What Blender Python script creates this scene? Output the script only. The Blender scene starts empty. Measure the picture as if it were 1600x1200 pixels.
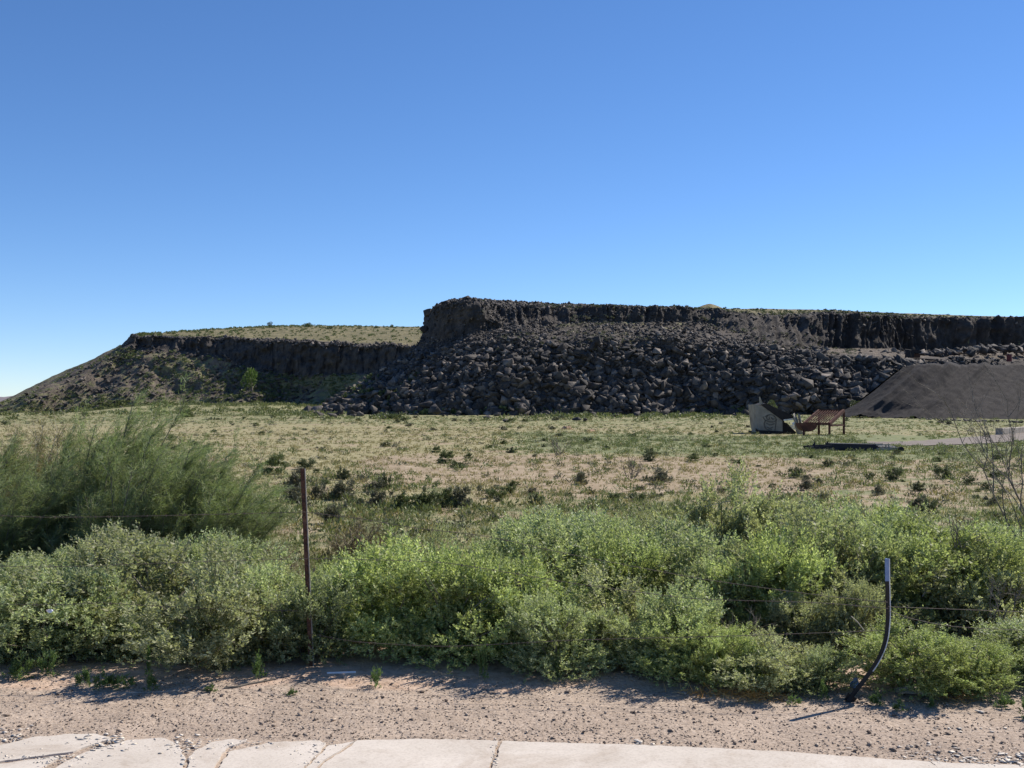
import bpy, math, random
import numpy as np
from mathutils import Vector, Matrix, Quaternion

# ------------------------------------------------------------------ camera, sky, sun
scene = bpy.context.scene
COL = scene.collection
F = 1700.0          # focal length in photo pixels (photo 1600 wide)
EYE = 1.8           # eye height over the fence line
HOR = 638.0         # horizon row
cam_d = bpy.data.cameras.new("camera")
cam = bpy.data.objects.new("camera", cam_d); COL.objects.link(cam)
cam.location = (0, 0, EYE); cam.rotation_euler = (math.radians(90), 0, 0)
cam_d.sensor_width = 36; cam_d.lens = 36 * F / 1600.0
cam_d.shift_y = (HOR - 600.0) / 1600.0
cam_d.clip_start = 0.1; cam_d.clip_end = 30000
scene.camera = cam

SUN_EL, SUN_AZ = 44.0, 55.0     # azimuth: degrees clockwise from the view direction (+Y) towards +X
world = bpy.data.worlds.new("World"); scene.world = world; world.use_nodes = True
wn = world.node_tree; bg = wn.nodes["Background"]
sky = wn.nodes.new("ShaderNodeTexSky"); sky.sky_type = 'NISHITA'; sky.sun_disc = False
sky.sun_elevation = math.radians(SUN_EL); sky.sun_rotation = math.radians(SUN_AZ)
sky.altitude = 2500; sky.air_density = 1.0; sky.dust_density = 0.0; sky.ozone_density = 4.5
hs_ = wn.nodes.new("ShaderNodeHueSaturation"); hs_.inputs['Saturation'].default_value = 1.12
wn.links.new(sky.outputs[0], hs_.inputs['Color']); tn_ = wn.nodes.new('ShaderNodeMix'); tn_.data_type = 'RGBA'; tn_.blend_type = 'MULTIPLY'; tn_.inputs[0].default_value = 1; tn_.inputs[7].default_value = (.93, .93, 1.0, 1)
wn.links.new(hs_.outputs[0], tn_.inputs[6]); wn.links.new(tn_.outputs[2], bg.inputs[0]); bg.inputs[1].default_value = 0.1
sd = bpy.data.lights.new("sun", 'SUN'); sd.energy = 4.6; sd.angle = math.radians(0.53); sd.color = (1.0, 0.93, 0.83)
sun = bpy.data.objects.new("sun", sd); COL.objects.link(sun)
_e, _a = math.radians(SUN_EL), math.radians(SUN_AZ)
sdir = Vector((math.cos(_e) * math.sin(_a), math.cos(_e) * math.cos(_a), math.sin(_e)))
sun.rotation_euler = sdir.to_track_quat('Z', 'Y').to_euler(); sun.location = (30, 20, 60)
scene.view_settings.view_transform = 'Standard'; scene.view_settings.look = 'None'
scene.view_settings.gamma = 1.0; scene.view_settings.exposure = 0.55
scene.cycles.max_bounces = 6; scene.cycles.transparent_max_bounces = 6

# ------------------------------------------------------------------ helpers
rng = np.random.default_rng(7); random.seed(7)
def W(px, py, Y):
    """world point seen at photo pixel (px, py) at depth Y"""
    return np.array([(px - 800.0) / F * Y, Y, EYE + (HOR - py) / F * Y])
def hash3(ix, iy, iz, seed):
    h = (ix * 374761393 + iy * 668265263 + iz * 2147483647 + seed * 1274126177) & 0xffffffff
    h = ((h ^ (h >> 13)) * 1274126177) & 0xffffffff
    h = ((h ^ (h >> 16)) * 2246822519) & 0xffffffff
    return ((h ^ (h >> 15)) & 0xffffff) / float(0xffffff) * 2 - 1
def vnoise(x, y, z, seed=0):
    x, y, z = np.broadcast_arrays(np.asarray(x, float), y, z)
    ix, iy, iz = (np.floor(a).astype(np.int64) for a in (x, y, z))
    fx, fy, fz = x - ix, y - iy, z - iz
    fx, fy, fz = (a * a * (3 - 2 * a) for a in (fx, fy, fz))
    r = 0
    for dx in (0, 1):
        for dy in (0, 1):
            for dz in (0, 1):
                w = (fx if dx else 1 - fx) * (fy if dy else 1 - fy) * (fz if dz else 1 - fz)
                r = r + w * hash3(ix + dx, iy + dy, iz + dz, seed)
    return r
def fbm(x, y, z, oct=4, seed=0, gain=.5):
    s, a, f = 0, 1.0, 1.0
    for k in range(oct):
        s = s + a * vnoise(x * f, y * f, z * f, seed + 17 * k); a *= gain; f *= 2.03
    return s
def sstep(a, b, x):
    t = np.clip((np.asarray(x, float) - a) / (b - a), 0, 1); return t * t * (3 - 2 * t)
def gz(x, y):
    """height of the ground"""
    x = np.asarray(x, float); y = np.asarray(y, float)
    base = 0.85 * sstep(75, 165, y)
    und = 0.05 * fbm(x * .25, y * .25, 0., 3, 5) * sstep(8, 14, y) + 0.25 * fbm(x * .03, y * .03, 3., 2, 9) * sstep(30, 90, y)
    lip = 0.03 * sstep(6.7, 7.3, y) + 0.006 * fbm(x * 3, y * 3, 1., 3, 4) * sstep(5.9, 6.3, y)
    apron = 2.3 * sstep(145, 212, y) * sstep(-80, -62, x) * (1 - sstep(-46, -24, x)) * (.75 + .25 * fbm(x * .05, y * .05, 0., 2, 12))
    return base + und + lip + apron
def G(px, py):
    """ground point seen at photo pixel"""
    lo, hi = 4.0, 400.0
    for _ in range(50):
        m = math.sqrt(lo * hi); x = (px - 800) / F * m
        if HOR + (EYE - float(gz(x, m))) * F / m > py: lo = m
        else: hi = m
    x = (px - 800) / F * lo
    return np.array([x, lo, float(gz(x, lo))])
class MB:
    """collects polygons; build() links them as ONE mesh object"""
    def __init__(s): s.v = []; s.f = []; s.n = 0
    def add(s, v, f):
        v = np.asarray(v, float).reshape(-1, 3); s.v.append(v)
        for q in f: s.f.append(tuple(int(i) + s.n for i in q))
        s.n += len(v); return s
    def box(s, c, d, rot=None, taper=None):
        c = np.array(c, float); h = np.array(d, float) / 2
        v = np.array([[x, y, z] for x in (-1, 1) for y in (-1, 1) for z in (-1, 1)], float) * h
        if rot is not None: v = v @ np.array(rot.to_3x3()).T
        return s.add(v + c, [(0, 1, 3, 2), (4, 6, 7, 5), (0, 4, 5, 1), (2, 3, 7, 6), (0, 2, 6, 4), (1, 5, 7, 3)])
    def bar(s, a, b, w, h=None):
        a = Vector(a); b = Vector(b); h = h or w; d = b - a
        q = d.to_track_quat('Y', 'Z').to_matrix()
        return s.box((a + b) / 2, (w, d.length, h), q)
    def tube(s, pts, rad, n=6, cap=True):
        pts = [Vector(p) for p in pts]; rr = rad if hasattr(rad, '__len__') else [rad] * len(pts)
        vs = []; fs = []
        for i, p in enumerate(pts):
            t = (pts[min(i + 1, len(pts) - 1)] - pts[max(i - 1, 0)]).normalized()
            u = t.cross(Vector((0.13, 0.31, 0.94)));
            if u.length < 1e-3: u = t.cross(Vector((1, 0, 0)))
            u.normalize(); w = t.cross(u)
            for k in range(n):
                an = 2 * math.pi * k / n
                vs.append(p + (u * math.cos(an) + w * math.sin(an)) * rr[i])
        for i in range(len(pts) - 1):
            for k in range(n):
                fs.append((i * n + k, i * n + (k + 1) % n, (i + 1) * n + (k + 1) % n, (i + 1) * n + k))
        if cap: fs += [tuple(range(n))[::-1], tuple(range((len(pts) - 1) * n, len(pts) * n))]
        return s.add([tuple(v) for v in vs], fs)
    def prism(s, poly, d):
        """poly: list of 3-D points (planar); d: extrusion vector"""
        n = len(poly); a = np.array(poly, float); b = a + np.array(d, float)
        return s.add(np.vstack([a, b]), [tuple(range(n)), tuple(range(2 * n - 1, n - 1, -1))] + [(i, (i + 1) % n, n + (i + 1) % n, n + i)[::-1] for i in range(n)])
    def mesh(s, name, m, smooth=False):
        me = bpy.data.meshes.new(name)
        me.from_pydata(np.vstack(s.v).tolist(), [], s.f); me.update()
        if m: me.materials.append(m)
        if smooth: me.polygons.foreach_set('use_smooth', [True] * len(me.polygons))
        return me
    def build(s, name, m, parent=None, smooth=False):
        o = bpy.data.objects.new(name, s.mesh(name, m, smooth)); COL.objects.link(o)
        if parent: o.parent = parent
        return o
def fast_mesh(name, V, Q, m, smooth=False):
    """V (n,3), Q (k, 3 or 4) numpy -> mesh"""
    me = bpy.data.meshes.new(name); Q = np.asarray(Q, np.int32); k = Q.shape[1]
    me.vertices.add(len(V)); me.vertices.foreach_set('co', np.asarray(V, np.float32).ravel())
    me.loops.add(Q.size); me.loops.foreach_set('vertex_index', Q.ravel())
    me.polygons.add(len(Q)); me.polygons.foreach_set('loop_start', np.arange(0, Q.size, k, dtype=np.int32))
    me.polygons.foreach_set('loop_total', np.full(len(Q), k, np.int32))
    me.update(calc_edges=True); me.validate()
    if m: me.materials.append(m)
    if smooth: me.polygons.foreach_set('use_smooth', np.ones(len(me.polygons), bool))
    return me
def link(name, me, parent=None):
    o = bpy.data.objects.new(name, me); COL.objects.link(o)
    if parent: o.parent = parent
    return o
def tag(o, label, cat, group=None, kind=None):
    if label: o['label'] = label
    if cat: o['category'] = cat
    if group: o['group'] = group
    if kind: o['kind'] = kind
    return o
def thing(name, label, cat, loc, group=None):
    o = bpy.data.objects.new(name, None); COL.objects.link(o); o.location = tuple(loc); o.empty_display_size = .2
    return tag(o, label, cat, group)
def struct(o): o['kind'] = 'structure'; return o
def dup(root, loc, rz=0, sc=(1, 1, 1), label=None, group=None):
    r = root.copy(); COL.objects.link(r); r.location = tuple(loc); r.rotation_euler = (0, 0, rz); r.scale = sc
    if label: r['label'] = label
    if group: r['group'] = group
    for ch in list(root.children):
        c = ch.copy(); COL.objects.link(c); c.parent = r
    return r

# ------------------------------------------------------------------ materials
def new_mat(name):
    m = bpy.data.materials.new(name); m.use_nodes = True
    return m, m.node_tree.nodes, m.node_tree.links, m.node_tree.nodes["Principled BSDF"]
def ramp(N, L, src, stops):
    r = N.new('ShaderNodeValToRGB'); L.new(src, r.inputs[0]); e = r.color_ramp.elements
    while len(e) < len(stops): e.new(0.5)
    for k, (p, c) in enumerate(stops): e[k].position = p; e[k].color = (*c, 1) if len(c) == 3 else c
    return r.outputs[0]
def noise(N, L, vec, scale, detail=4, rough=.55, dist=0.0):
    n = N.new('ShaderNodeTexNoise'); n.inputs['Scale'].default_value = scale; n.inputs['Detail'].default_value = detail
    n.inputs['Roughness'].default_value = rough; n.inputs['Distortion'].default_value = dist
    if vec is not None: L.new(vec, n.inputs['Vector'])
    return n.outputs['Fac']
def mixc(N, L, fac, a, b, mode='MIX'):
    x = N.new('ShaderNodeMix'); x.data_type = 'RGBA'; x.blend_type = mode
    for sock, val in ((x.inputs[0], fac), (x.inputs[6], a), (x.inputs[7], b)):
        if isinstance(val, bpy.types.NodeSocket): L.new(val, sock)
        elif isinstance(val, (int, float)): sock.default_value = val
        else: sock.default_value = (*val, 1)
    return x.outputs[2]
def math_(N, L, op, a, b=0.0):
    x = N.new('ShaderNodeMath'); x.operation = op
    for k, val in enumerate((a, b)):
        if isinstance(val, bpy.types.NodeSocket): L.new(val, x.inputs[k])
        else: x.inputs[k].default_value = val
    return x.outputs[0]
def bump(N, L, b, h, strength, dist=.02, prev=None):
    n = N.new('ShaderNodeBump'); n.inputs['Strength'].default_value = strength; n.inputs['Distance'].default_value = dist
    L.new(h, n.inputs['Height'])
    if prev: L.new(prev, n.inputs['Normal'])
    L.new(n.outputs[0], b.inputs['Normal']); return n.outputs[0]
def coord(N, out='Object'): return N.new('ShaderNodeTexCoord').outputs[out]
def surf(name, stops, scale=5, rough=.85, bstr=.3, bscale=40, bdist=.01, metallic=0, rand=0.0):
    m, N, L, b = new_mat(name); c = coord(N)
    col = ramp(N, L, noise(N, L, c, scale, 6, .6), stops)
    if rand:
        oi = N.new('ShaderNodeObjectInfo'); k = math_(N, L, 'MULTIPLY_ADD', oi.outputs['Random'], rand)
        k.node.inputs[2].default_value = 1 - rand / 2
        col = mixc(N, L, 1.0, col, k, 'MULTIPLY')
    L.new(col, b.inputs['Base Color']); b.inputs['Roughness'].default_value = rough; b.inputs['Metallic'].default_value = metallic
    b.inputs['Specular IOR Level'].default_value = 0.3
    if bstr: bump(N, L, b, noise(N, L, c, bscale, 5), bstr, bdist)
    return m
def leaf_mat(name, c1, c2, c3=None, trans=.44, rough=.55, island=True, objrand=.35):
    """leaves: diffuse / translucent, hue varies leaf by leaf and bush by bush"""
    m, N, L, b = new_mat(name)
    geo = N.new('ShaderNodeNewGeometry'); oi = N.new('ShaderNodeObjectInfo')
    src = geo.outputs['Random Per Island'] if island else noise(N, L, coord(N), 9, 2)
    col = ramp(N, L, src, [(0, c1), (.6, c2), (1, c3 or c2)])
    big = ramp(N, L, noise(N, L, coord(N), 3.0, 2), [(.35, (.8, .76, .66)), (.65, (1.1, 1.1, 1.08))])
    col = mixc(N, L, 1.0, col, big, 'MULTIPLY')
    k = math_(N, L, 'MULTIPLY_ADD', oi.outputs['Random'], objrand); k.node.inputs[2].default_value = 1 - objrand / 2
    col = mixc(N, L, 1.0, col, k, 'MULTIPLY')
    L.new(col, b.inputs['Base Color']); b.inputs['Roughness'].default_value = rough; b.inputs['Specular IOR Level'].default_value = .35
    tr = N.new('ShaderNodeBsdfTranslucent'); L.new(mixc(N, L, 1.0, col, (1.12, 1.22, .75), 'MULTIPLY'), tr.inputs[0])
    mx = N.new('ShaderNodeMixShader'); mx.inputs[0].default_value = trans
    L.new(b.outputs[0], mx.inputs[1]); L.new(tr.outputs[0], mx.inputs[2])
    L.new(mx.outputs[0], N['Material Output'].inputs[0])
    return m
M = {}
M['leaf_a'] = leaf_mat('saltbush_leaves', (.22, .265, .145), (.38, .435, .25), (.60, .64, .43))
M['leaf_b'] = leaf_mat('yellow_green_leaves', (.21, .255, .11), (.37, .43, .19), (.57, .62, .34))
M['leaf_c'] = leaf_mat('grey_green_leaves', (.24, .26, .155), (.38, .40, .25), (.57, .58, .39))
M['tama'] = leaf_mat('feathery_green', (.16, .205, .10), (.235, .29, .14), (.36, .40, .23), trans=.4)
M['tama_brown'] = leaf_mat('feathery_brown', (.18, .15, .075), (.26, .22, .11), (.34, .29, .16), trans=.35)
M['sage'] = leaf_mat('field_shrub_green', (.085, .11, .05), (.14, .17, .075), (.20, .23, .11), trans=.2)
M['sage_grey'] = leaf_mat('field_shrub_grey', (.11, .11, .08), (.16, .16, .115), (.21, .21, .15), trans=.15)
M['sage_dark'] = leaf_mat('field_shrub_dark', (.075, .095, .048), (.115, .135, .068), (.16, .18, .09), trans=.15)
M['sage_lo'] = leaf_mat('olive_weed_leaves', (.11, .13, .06), (.165, .19, .085), (.23, .25, .12), trans=.25)
M['weed'] = leaf_mat('weed_leaves', (.09, .15, .05), (.14, .22, .08), (.2, .28, .12), trans=.35)
M['grass_dry'] = leaf_mat('dry_grass', (.25, .215, .11), (.33, .285, .155), (.42, .36, .21), trans=.3)
M['grass_green'] = leaf_mat('green_cover', (.13, .155, .07), (.20, .225, .11), (.27, .28, .15), trans=.3)
M['straw'] = leaf_mat('orange_straw', (.55, .27, .08), (.65, .38, .14), (.7, .5, .25), trans=.2)
M['bark'] = surf('grey_bark', [(.3, (.10, .085, .065)), (.7, (.25, .22, .18))], 12, .9)
M['bark_pale'] = surf('pale_dead_wood', [(.3, (.22, .19, .155)), (.7, (.48, .44, .38))], 12, .9)
M['rust'] = surf('rusty_steel', [(.3, (.03, .017, .012)), (.5, (.08, .038, .025)), (.7, (.16, .09, .06))], 14, .85, .5, 90, .003)
M['red_rust'] = surf('red_painted_steel', [(.3, (.045, .020, .014)), (.55, (.10, .036, .024)), (.75, (.20, .11, .075))], 2.5, .8, .3, 30, .01)
M['black'] = surf('black_painted_steel', [(.3, (.006, .006, .007)), (.7, (.014, .014, .015))], 20, .45, .3, 120, .002)
M['tip'] = surf('pale_blue_paint', [(.3, (.13, .20, .36)), (.7, (.22, .30, .47))], 20, .5)
M['wire'] = surf('weathered_wire', [(.3, (.05, .04, .035)), (.7, (.14, .11, .09))], 30, .7, 0)
M['belt'] = surf('black_rubber', [(.3, (.010, .011, .016)), (.7, (.028, .028, .036))], 3, .7)
M['galv'] = surf('dull_grey_steel', [(.3, (.16, .15, .13)), (.7, (.38, .36, .33))], 4, .7)
M['bin'] = surf('weathered_grey_bin', [(.25, (.15, .135, .11)), (.5, (.27, .245, .20)), (.75, (.34, .315, .26))], 1.6, .85, .3, 20)
M['bin_dark'] = surf('dark_opening_steel', [(.3, (.014, .012, .012)), (.7, (.035, .03, .028))], 3, .8)
M['paint_mark'] = surf('faded_black_spray', [(.3, (.08, .072, .06)), (.7, (.18, .165, .14))], 6, .8, 0)
M['white'] = surf('chalky_white_paint', [(.3, (.6, .57, .5)), (.7, (.8, .78, .72))], 6, .7)
M['conc'] = surf('barrier_concrete', [(.3, (.22, .19, .155)), (.7, (.38, .345, .29))], 3, .9)
M['plastic'] = surf('white_litter', [(.3, (.6, .6, .62)), (.7, (.8, .8, .8))], 9, .5)
M['red'] = surf('red_drum_paint', [(.3, (.10, .02, .018)), (.7, (.18, .035, .03))], 5, .6)

def rock_mat(name, dark, mid, light, s=.6, bd=.25, tn=((.82, .82, .83), (1, 1, 1), (1.1, 1.08, 1.05), (1.3, 1.27, 1.2))):
    m, N, L, b = new_mat(name); c = coord(N); oi = N.new('ShaderNodeObjectInfo'); geo = N.new('ShaderNodeNewGeometry')
    col = ramp(N, L, noise(N, L, c, s * 2.2, 6, .65), [(.3, dark), (.52, mid), (.75, light)])
    r = math_(N, L, 'ADD', oi.outputs['Random'], geo.outputs['Random Per Island']); r = math_(N, L, 'FRACT', r)
    tint = ramp(N, L, r, [(0, tn[0]), (.5, tn[1]), (.8, tn[2]), (1, tn[3])])
    col = mixc(N, L, 1.0, col, tint, 'MULTIPLY')
    L.new(col, b.inputs['Base Color']); b.inputs['Roughness'].default_value = .85; b.inputs['Specular IOR Level'].default_value = .35
    p = bump(N, L, b, noise(N, L, c, .55 / bd, 6, .65), .7, bd)
    return m
M['basalt'] = rock_mat('basalt', (.030, .028, .028), (.060, .055, .051), (.13, .118, .105), .6, .25, ((.6, .6, .63), (1.05, 1.0, .97), (1.7, 1.6, 1.5), (3.3, 3.05, 2.8)))
M['gravel'] = rock_mat('gravel_stone', (.17, .125, .095), (.30, .245, .20), (.46, .40, .34), 20, .004, ((.45, .40, .38), (.95, .95, .95), (1.2, 1.18, 1.15), (1.5, 1.48, 1.42)))
M['conc_chunk'] = rock_mat('broken_concrete', (.5, .44, .37), (.62, .56, .49), (.7, .65, .58), 10, .004)

def ground_mat():
    m, N, L, b = new_mat('desert_ground'); c = coord(N)
    at = N.new('ShaderNodeAttribute'); at.attribute_name = 'zone'; sep = N.new('ShaderNodeSeparateColor'); L.new(at.outputs['Color'], sep.inputs[0])
    green, bare, shoulder = sep.outputs[0], sep.outputs[1], sep.outputs[2]
    soil = ramp(N, L, noise(N, L, c, 1.5, 8, .75), [(.3, (.21, .16, .10)), (.5, (.31, .24, .16)), (.7, (.44, .37, .27))])
    dry = ramp(N, L, noise(N, L, c, 2.2, 6), [(.3, (.19, .17, .085)), (.5, (.28, .25, .135)), (.75, (.38, .34, .20))])
    grn = ramp(N, L, noise(N, L, c, 2.8, 6), [(.3, (.11, .125, .055)), (.55, (.19, .205, .10)), (.8, (.31, .30, .16))])
    n1 = noise(N, L, c, .35, 5, .65); n2 = noise(N, L, c, .8, 6, .7)
    f1 = ramp(N, L, math_(N, L, 'ADD', bare, math_(N, L, 'MULTIPLY', math_(N, L, 'SUBTRACT', n1, .5), 3.2)), [(.35, (0, 0, 0)), (.65, (1, 1, 1))])
    f2 = ramp(N, L, math_(N, L, 'ADD', green, math_(N, L, 'MULTIPLY', math_(N, L, 'SUBTRACT', n2, .5), 2.4)), [(.38, (0, 0, 0)), (.62, (1, 1, 1))])
    col = mixc(N, L, f1, dry, soil); col = mixc(N, L, f2, col, grn)
    sh = ramp(N, L, noise(N, L, c, 45, 5, .7), [(.3, (.24, .195, .155)), (.5, (.385, .32, .26)), (.72, (.54, .475, .40))])
    sh2 = ramp(N, L, noise(N, L, c, 2.0, 4), [(.35, (.88, .83, .80)), (.65, (1.08, 1.03, 1.0))])
    sh = mixc(N, L, 1.0, sh, sh2, 'MULTIPLY')
    dirt = ramp(N, L, noise(N, L, c, 14, 6), [(.3, (.36, .25, .18)), (.6, (.52, .39, .30))])
    near = mixc(N, L, ramp(N, L, shoulder, [(.45, (0, 0, 0)), (.6, (1, 1, 1))]), dirt, sh)
    col = mixc(N, L, ramp(N, L, shoulder, [(.02, (0, 0, 0)), (.2, (1, 1, 1))]), col, near)
    L.new(col, b.inputs['Base Color']); b.inputs['Roughness'].default_value = .95; b.inputs['Specular IOR Level'].default_value = .15
    p = bump(N, L, b, noise(N, L, c, 60, 5, .7), .6, .012); bump(N, L, b, noise(N, L, c, 1.2, 6, .7), .5, .15, p)
    return m
def mesa_mat():
    m, N, L, b = new_mat('mesa_rock'); c = coord(N)
    at = N.new('ShaderNodeAttribute'); at.attribute_name = 'zone'; sep = N.new('ShaderNodeSeparateColor'); L.new(at.outputs['Color'], sep.inputs[0])
    top, veg, dust = sep.outputs[0], sep.outputs[1], sep.outputs[2]
    rock = ramp(N, L, noise(N, L, c, .45, 8, .7), [(.3, (.030, .027, .026)), (.5, (.062, .055, .05)), (.72, (.13, .11, .095))])
    slope = ramp(N, L, noise(N, L, c, .5, 8, .7), [(.3, (.07, .058, .048)), (.5, (.125, .103, .082)), (.72, (.22, .18, .14))])
    grs = ramp(N, L, noise(N, L, c, .6, 8, .75), [(.3, (.11, .11, .055)), (.5, (.18, .175, .09)), (.72, (.28, .255, .145))])
    n2 = noise(N, L, c, .55, 8, .75)
    fv = ramp(N, L, math_(N, L, 'ADD', veg, math_(N, L, 'MULTIPLY', math_(N, L, 'SUBTRACT', n2, .5), 3.0)), [(.4, (0, 0, 0)), (.6, (1, 1, 1))])
    col = mixc(N, L, dust, rock, slope); col = mixc(N, L, fv, col, grs)
    tops = ramp(N, L, noise(N, L, c, .35, 8, .75), [(.3, (.09, .09, .045)), (.5, (.17, .15, .08)), (.7, (.28, .24, .14))])
    col = mixc(N, L, top, col, tops)
    L.new(col, b.inputs['Base Color']); b.inputs['Roughness'].default_value = .92; b.inputs['Specular IOR Level'].default_value = .2
    p = bump(N, L, b, noise(N, L, c, 1.3, 8, .75), .8, .5)
    return m
def pile_mat():
    m, N, L, b = new_mat('crushed_basalt'); c = coord(N)
    mp = N.new('ShaderNodeMapping'); L.new(c, mp.inputs[0]); mp.inputs['Scale'].default_value = (.5, .12, .12); mp.inputs['Rotation'].default_value = (0, math.radians(-38), 0)
    col = ramp(N, L, noise(N, L, mp.outputs[0], 1.2, 5, .6), [(.3, (.027, .024, .024)), (.7, (.044, .040, .039))])
    g = ramp(N, L, noise(N, L, c, 7, 4, .8), [(.3, (.75, .75, .75)), (.7, (1.25, 1.25, 1.25))])
    col = mixc(N, L, 1.0, col, g, 'MULTIPLY')
    L.new(col, b.inputs['Base Color']); b.inputs['Roughness'].default_value = .95; b.inputs['Specular IOR Level'].default_value = .15
    bump(N, L, b, noise(N, L, c, 5, 5, .8), .5, .08)
    return m
def concrete_mat():
    m, N, L, b = new_mat('sidewalk_concrete'); c = coord(N)
    col = ramp(N, L, noise(N, L, c, 1.7, 5, .6), [(.3, (.49, .435, .375)), (.7, (.60, .54, .475))])
    g = ramp(N, L, noise(N, L, c, 70, 4, .7), [(.32, (.82, .81, .8)), (.5, (1, 1, 1)), (.75, (1.06, 1.06, 1.05))])
    d = ramp(N, L, noise(N, L, c, 6, 6, .75, 1.0), [(.28, (.80, .77, .74)), (.42, (1, 1, 1))])
    st = ramp(N, L, noise(N, L, c, 1.1, 7, .7, 2.0), [(.35, (.84, .81, .78)), (.5, (1, 1, 1)), (.62, (1, 1, 1)), (.75, (.9, .88, .86))])
    col = mixc(N, L, 1.0, col, st, 'MULTIPLY')
    col = mixc(N, L, 1.0, mixc(N, L, 1.0, col, g, 'MULTIPLY'), d, 'MULTIPLY')
    L.new(col, b.inputs['Base Color']); b.inputs['Roughness'].default_value = .9; b.inputs['Specular IOR Level'].default_value = .2
    bump(N, L, b, noise(N, L, c, 110, 4, .7), .25, .003)
    return m

# ------------------------------------------------------------------ the ground
def nonuni(a, first, grow, lim):
    out = [a]; s = first
    while out[-1] < lim: out.append(out[-1] + s); s *= grow
    return out
ys = sorted(set([-60, -30, -15, -6, 0, 3, 4.5] + [round(5 + .06 * k, 3) for k in range(60)] + nonuni(8.6, .12, 1.018, 8000)))
xr = [0.06 * k for k in range(90)] + nonuni(5.4, .1, 1.03, 6500)
xs = sorted(set([-v for v in xr] + xr))
X, Y = np.meshgrid(np.array(xs), np.array(ys)); Z = gz(X, Y)
nx, ny = len(xs), len(ys)
idx = np.arange(nx * ny).reshape(ny, nx)
Q = np.stack([idx[:-1, :-1], idx[:-1, 1:], idx[1:, 1:], idx[1:, :-1]], -1).reshape(-1, 4)
Vg = np.stack([X, Y, Z], -1).reshape(-1, 3)
me = fast_mesh('ground', Vg, Q, ground_mat(), True)
def zones(x, y):
    """how green, how bare, how gravelly the ground is at a spot"""
    yy = np.maximum(y, 1); px = 800 + F * x / yy; py = HOR + EYE * F / yy
    wob = 10 * fbm(x * .08, y * .05, 0., 3, 31)
    green = .30 + .40 * sstep(760, 860, px + wob * 6) * sstep(676, 684, py + wob * .5) * (1 - sstep(708, 722, py + wob)) \
        + .22 * (1 - sstep(662, 676, py)) + .2 * sstep(775, 800, py + wob) + .10 * sstep(1200, 1300, px)
    green = green - .25 * (1 - sstep(740, 860, px)) * sstep(668, 674, py) * (1 - sstep(720, 745, py))
    green = green * sstep(8.6, 11, y)
    bare = .24 + .5 * (1 - sstep(9, 11, y)) + .55 * sstep(708, 722, py + wob) * (1 - sstep(757, 775, py + wob)) * sstep(520, 640, px) + .15 * sstep(700, 760, py) \
        + .35 * sstep(1325, 1345, px) * (1 - sstep(1400, 1440, px)) * sstep(678, 683, py) * (1 - sstep(692, 696, py))
    green = green - .30 * sstep(712, 722, py + wob) * (1 - sstep(752, 765, py + wob)) * sstep(560, 660, px) * (1 - sstep(1180, 1300, px))
    edge = 7.02 + .10 * fbm(x * .9, 0., 0., 3, 3)
    shoulder = np.where(y < 8.6, .35 * (1 - sstep(7.6, 8.4, y)), 0) + .65 * (1 - sstep(edge - .25, edge + .1, y + .12 * fbm(x * 3, y * 3, 0., 3, 8)))
    return np.clip(green, 0, 1), np.clip(bare, 0, 1), np.clip(shoulder, 0, 1)
g_, b_, s_ = zones(Vg[:, 0], Vg[:, 1])
ca = me.attributes.new('zone', 'FLOAT_COLOR', 'POINT')
ca.data.foreach_set('color', np.stack([g_, b_, s_, np.ones_like(g_)], -1).astype(np.float32).ravel())
struct(link('ground', me))

# ------------------------------------------------------------------ broken sidewalk slabs
def slab_poly(pts, top=.010, thick=.06):
    P = [np.array([(px - 800) / F * (Yv := (EYE - top) * F / (py - HOR)), Yv]) for px, py in pts]
    c_ = sum(P) / len(P); P = [p + (p - c_) / max(np.linalg.norm(p - c_), .01) * .008 for p in P]
    out = []
    for a, b in zip(P, P[1:] + P[:1]):
        n = max(1, int(np.linalg.norm(b - a) / .03)) if max(a[1], b[1]) > 5.2 else 1
        for k in range(n):
            p = a + (b - a) * k / n
            j = .011 if n > 1 and k else 0
            out.append(p + j * np.array([vnoise(p[0] * 28, p[1] * 28, 0., 1), vnoise(p[0] * 28, p[1] * 28, 5., 2)]))
    return [(p[0], p[1], top) for p in out], thick
slabs = [[(-300, 1182), (0, 1165), (50, 1152), (110, 1147), (150, 1147), (172, 1154), (132, 1166), (112, 1174), (55, 1181), (0, 1189), (-300, 1212)],
         [(-300, 1219), (0, 1194), (58, 1186), (95, 1181), (72, 1194), (55, 1204), (30, 1300), (-300, 1300)],
         [(200, 1157), (250, 1153), (270, 1160), (283, 1172), (287, 1186), (281, 1200), (262, 1300), (45, 1300), (80, 1204), (104, 1190), (130, 1178), (160, 1168)],
         [(303, 1176), (330, 1160), (365, 1155), (385, 1158), (352, 1170), (343, 1184), (333, 1200), (318, 1300), (275, 1300), (295, 1200), (297, 1188)],
         [(420, 1161), (490, 1157), (508, 1162), (500, 1172), (482, 1188), (472, 1200), (458, 1300), (325, 1300), (341, 1202), (352, 1186), (361, 1174), (400, 1166)],
         [(514, 1165), (553, 1159), (540, 1166), (506, 1188), (490, 1203), (474, 1300), (464, 1300), (480, 1202), (490, 1189), (506, 1174)],
         [(560, 1157), (660, 1155), (776, 1157.5), (770, 1180), (761, 1200), (744, 1300), (482, 1300), (497, 1203), (513, 1189), (545, 1169)],
         [(787, 1158), (1000, 1164), (1200, 1173), (1400, 1187), (1450, 1190), (1463, 1200), (1478, 1300), (755, 1300), (771, 1200), (780, 1178)],
         [(1457, 1190), (1500, 1193), (1600, 1197), (1900, 1216), (1900, 1300), (1484, 1300), (1468, 1200)]]
mb = MB()
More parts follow.
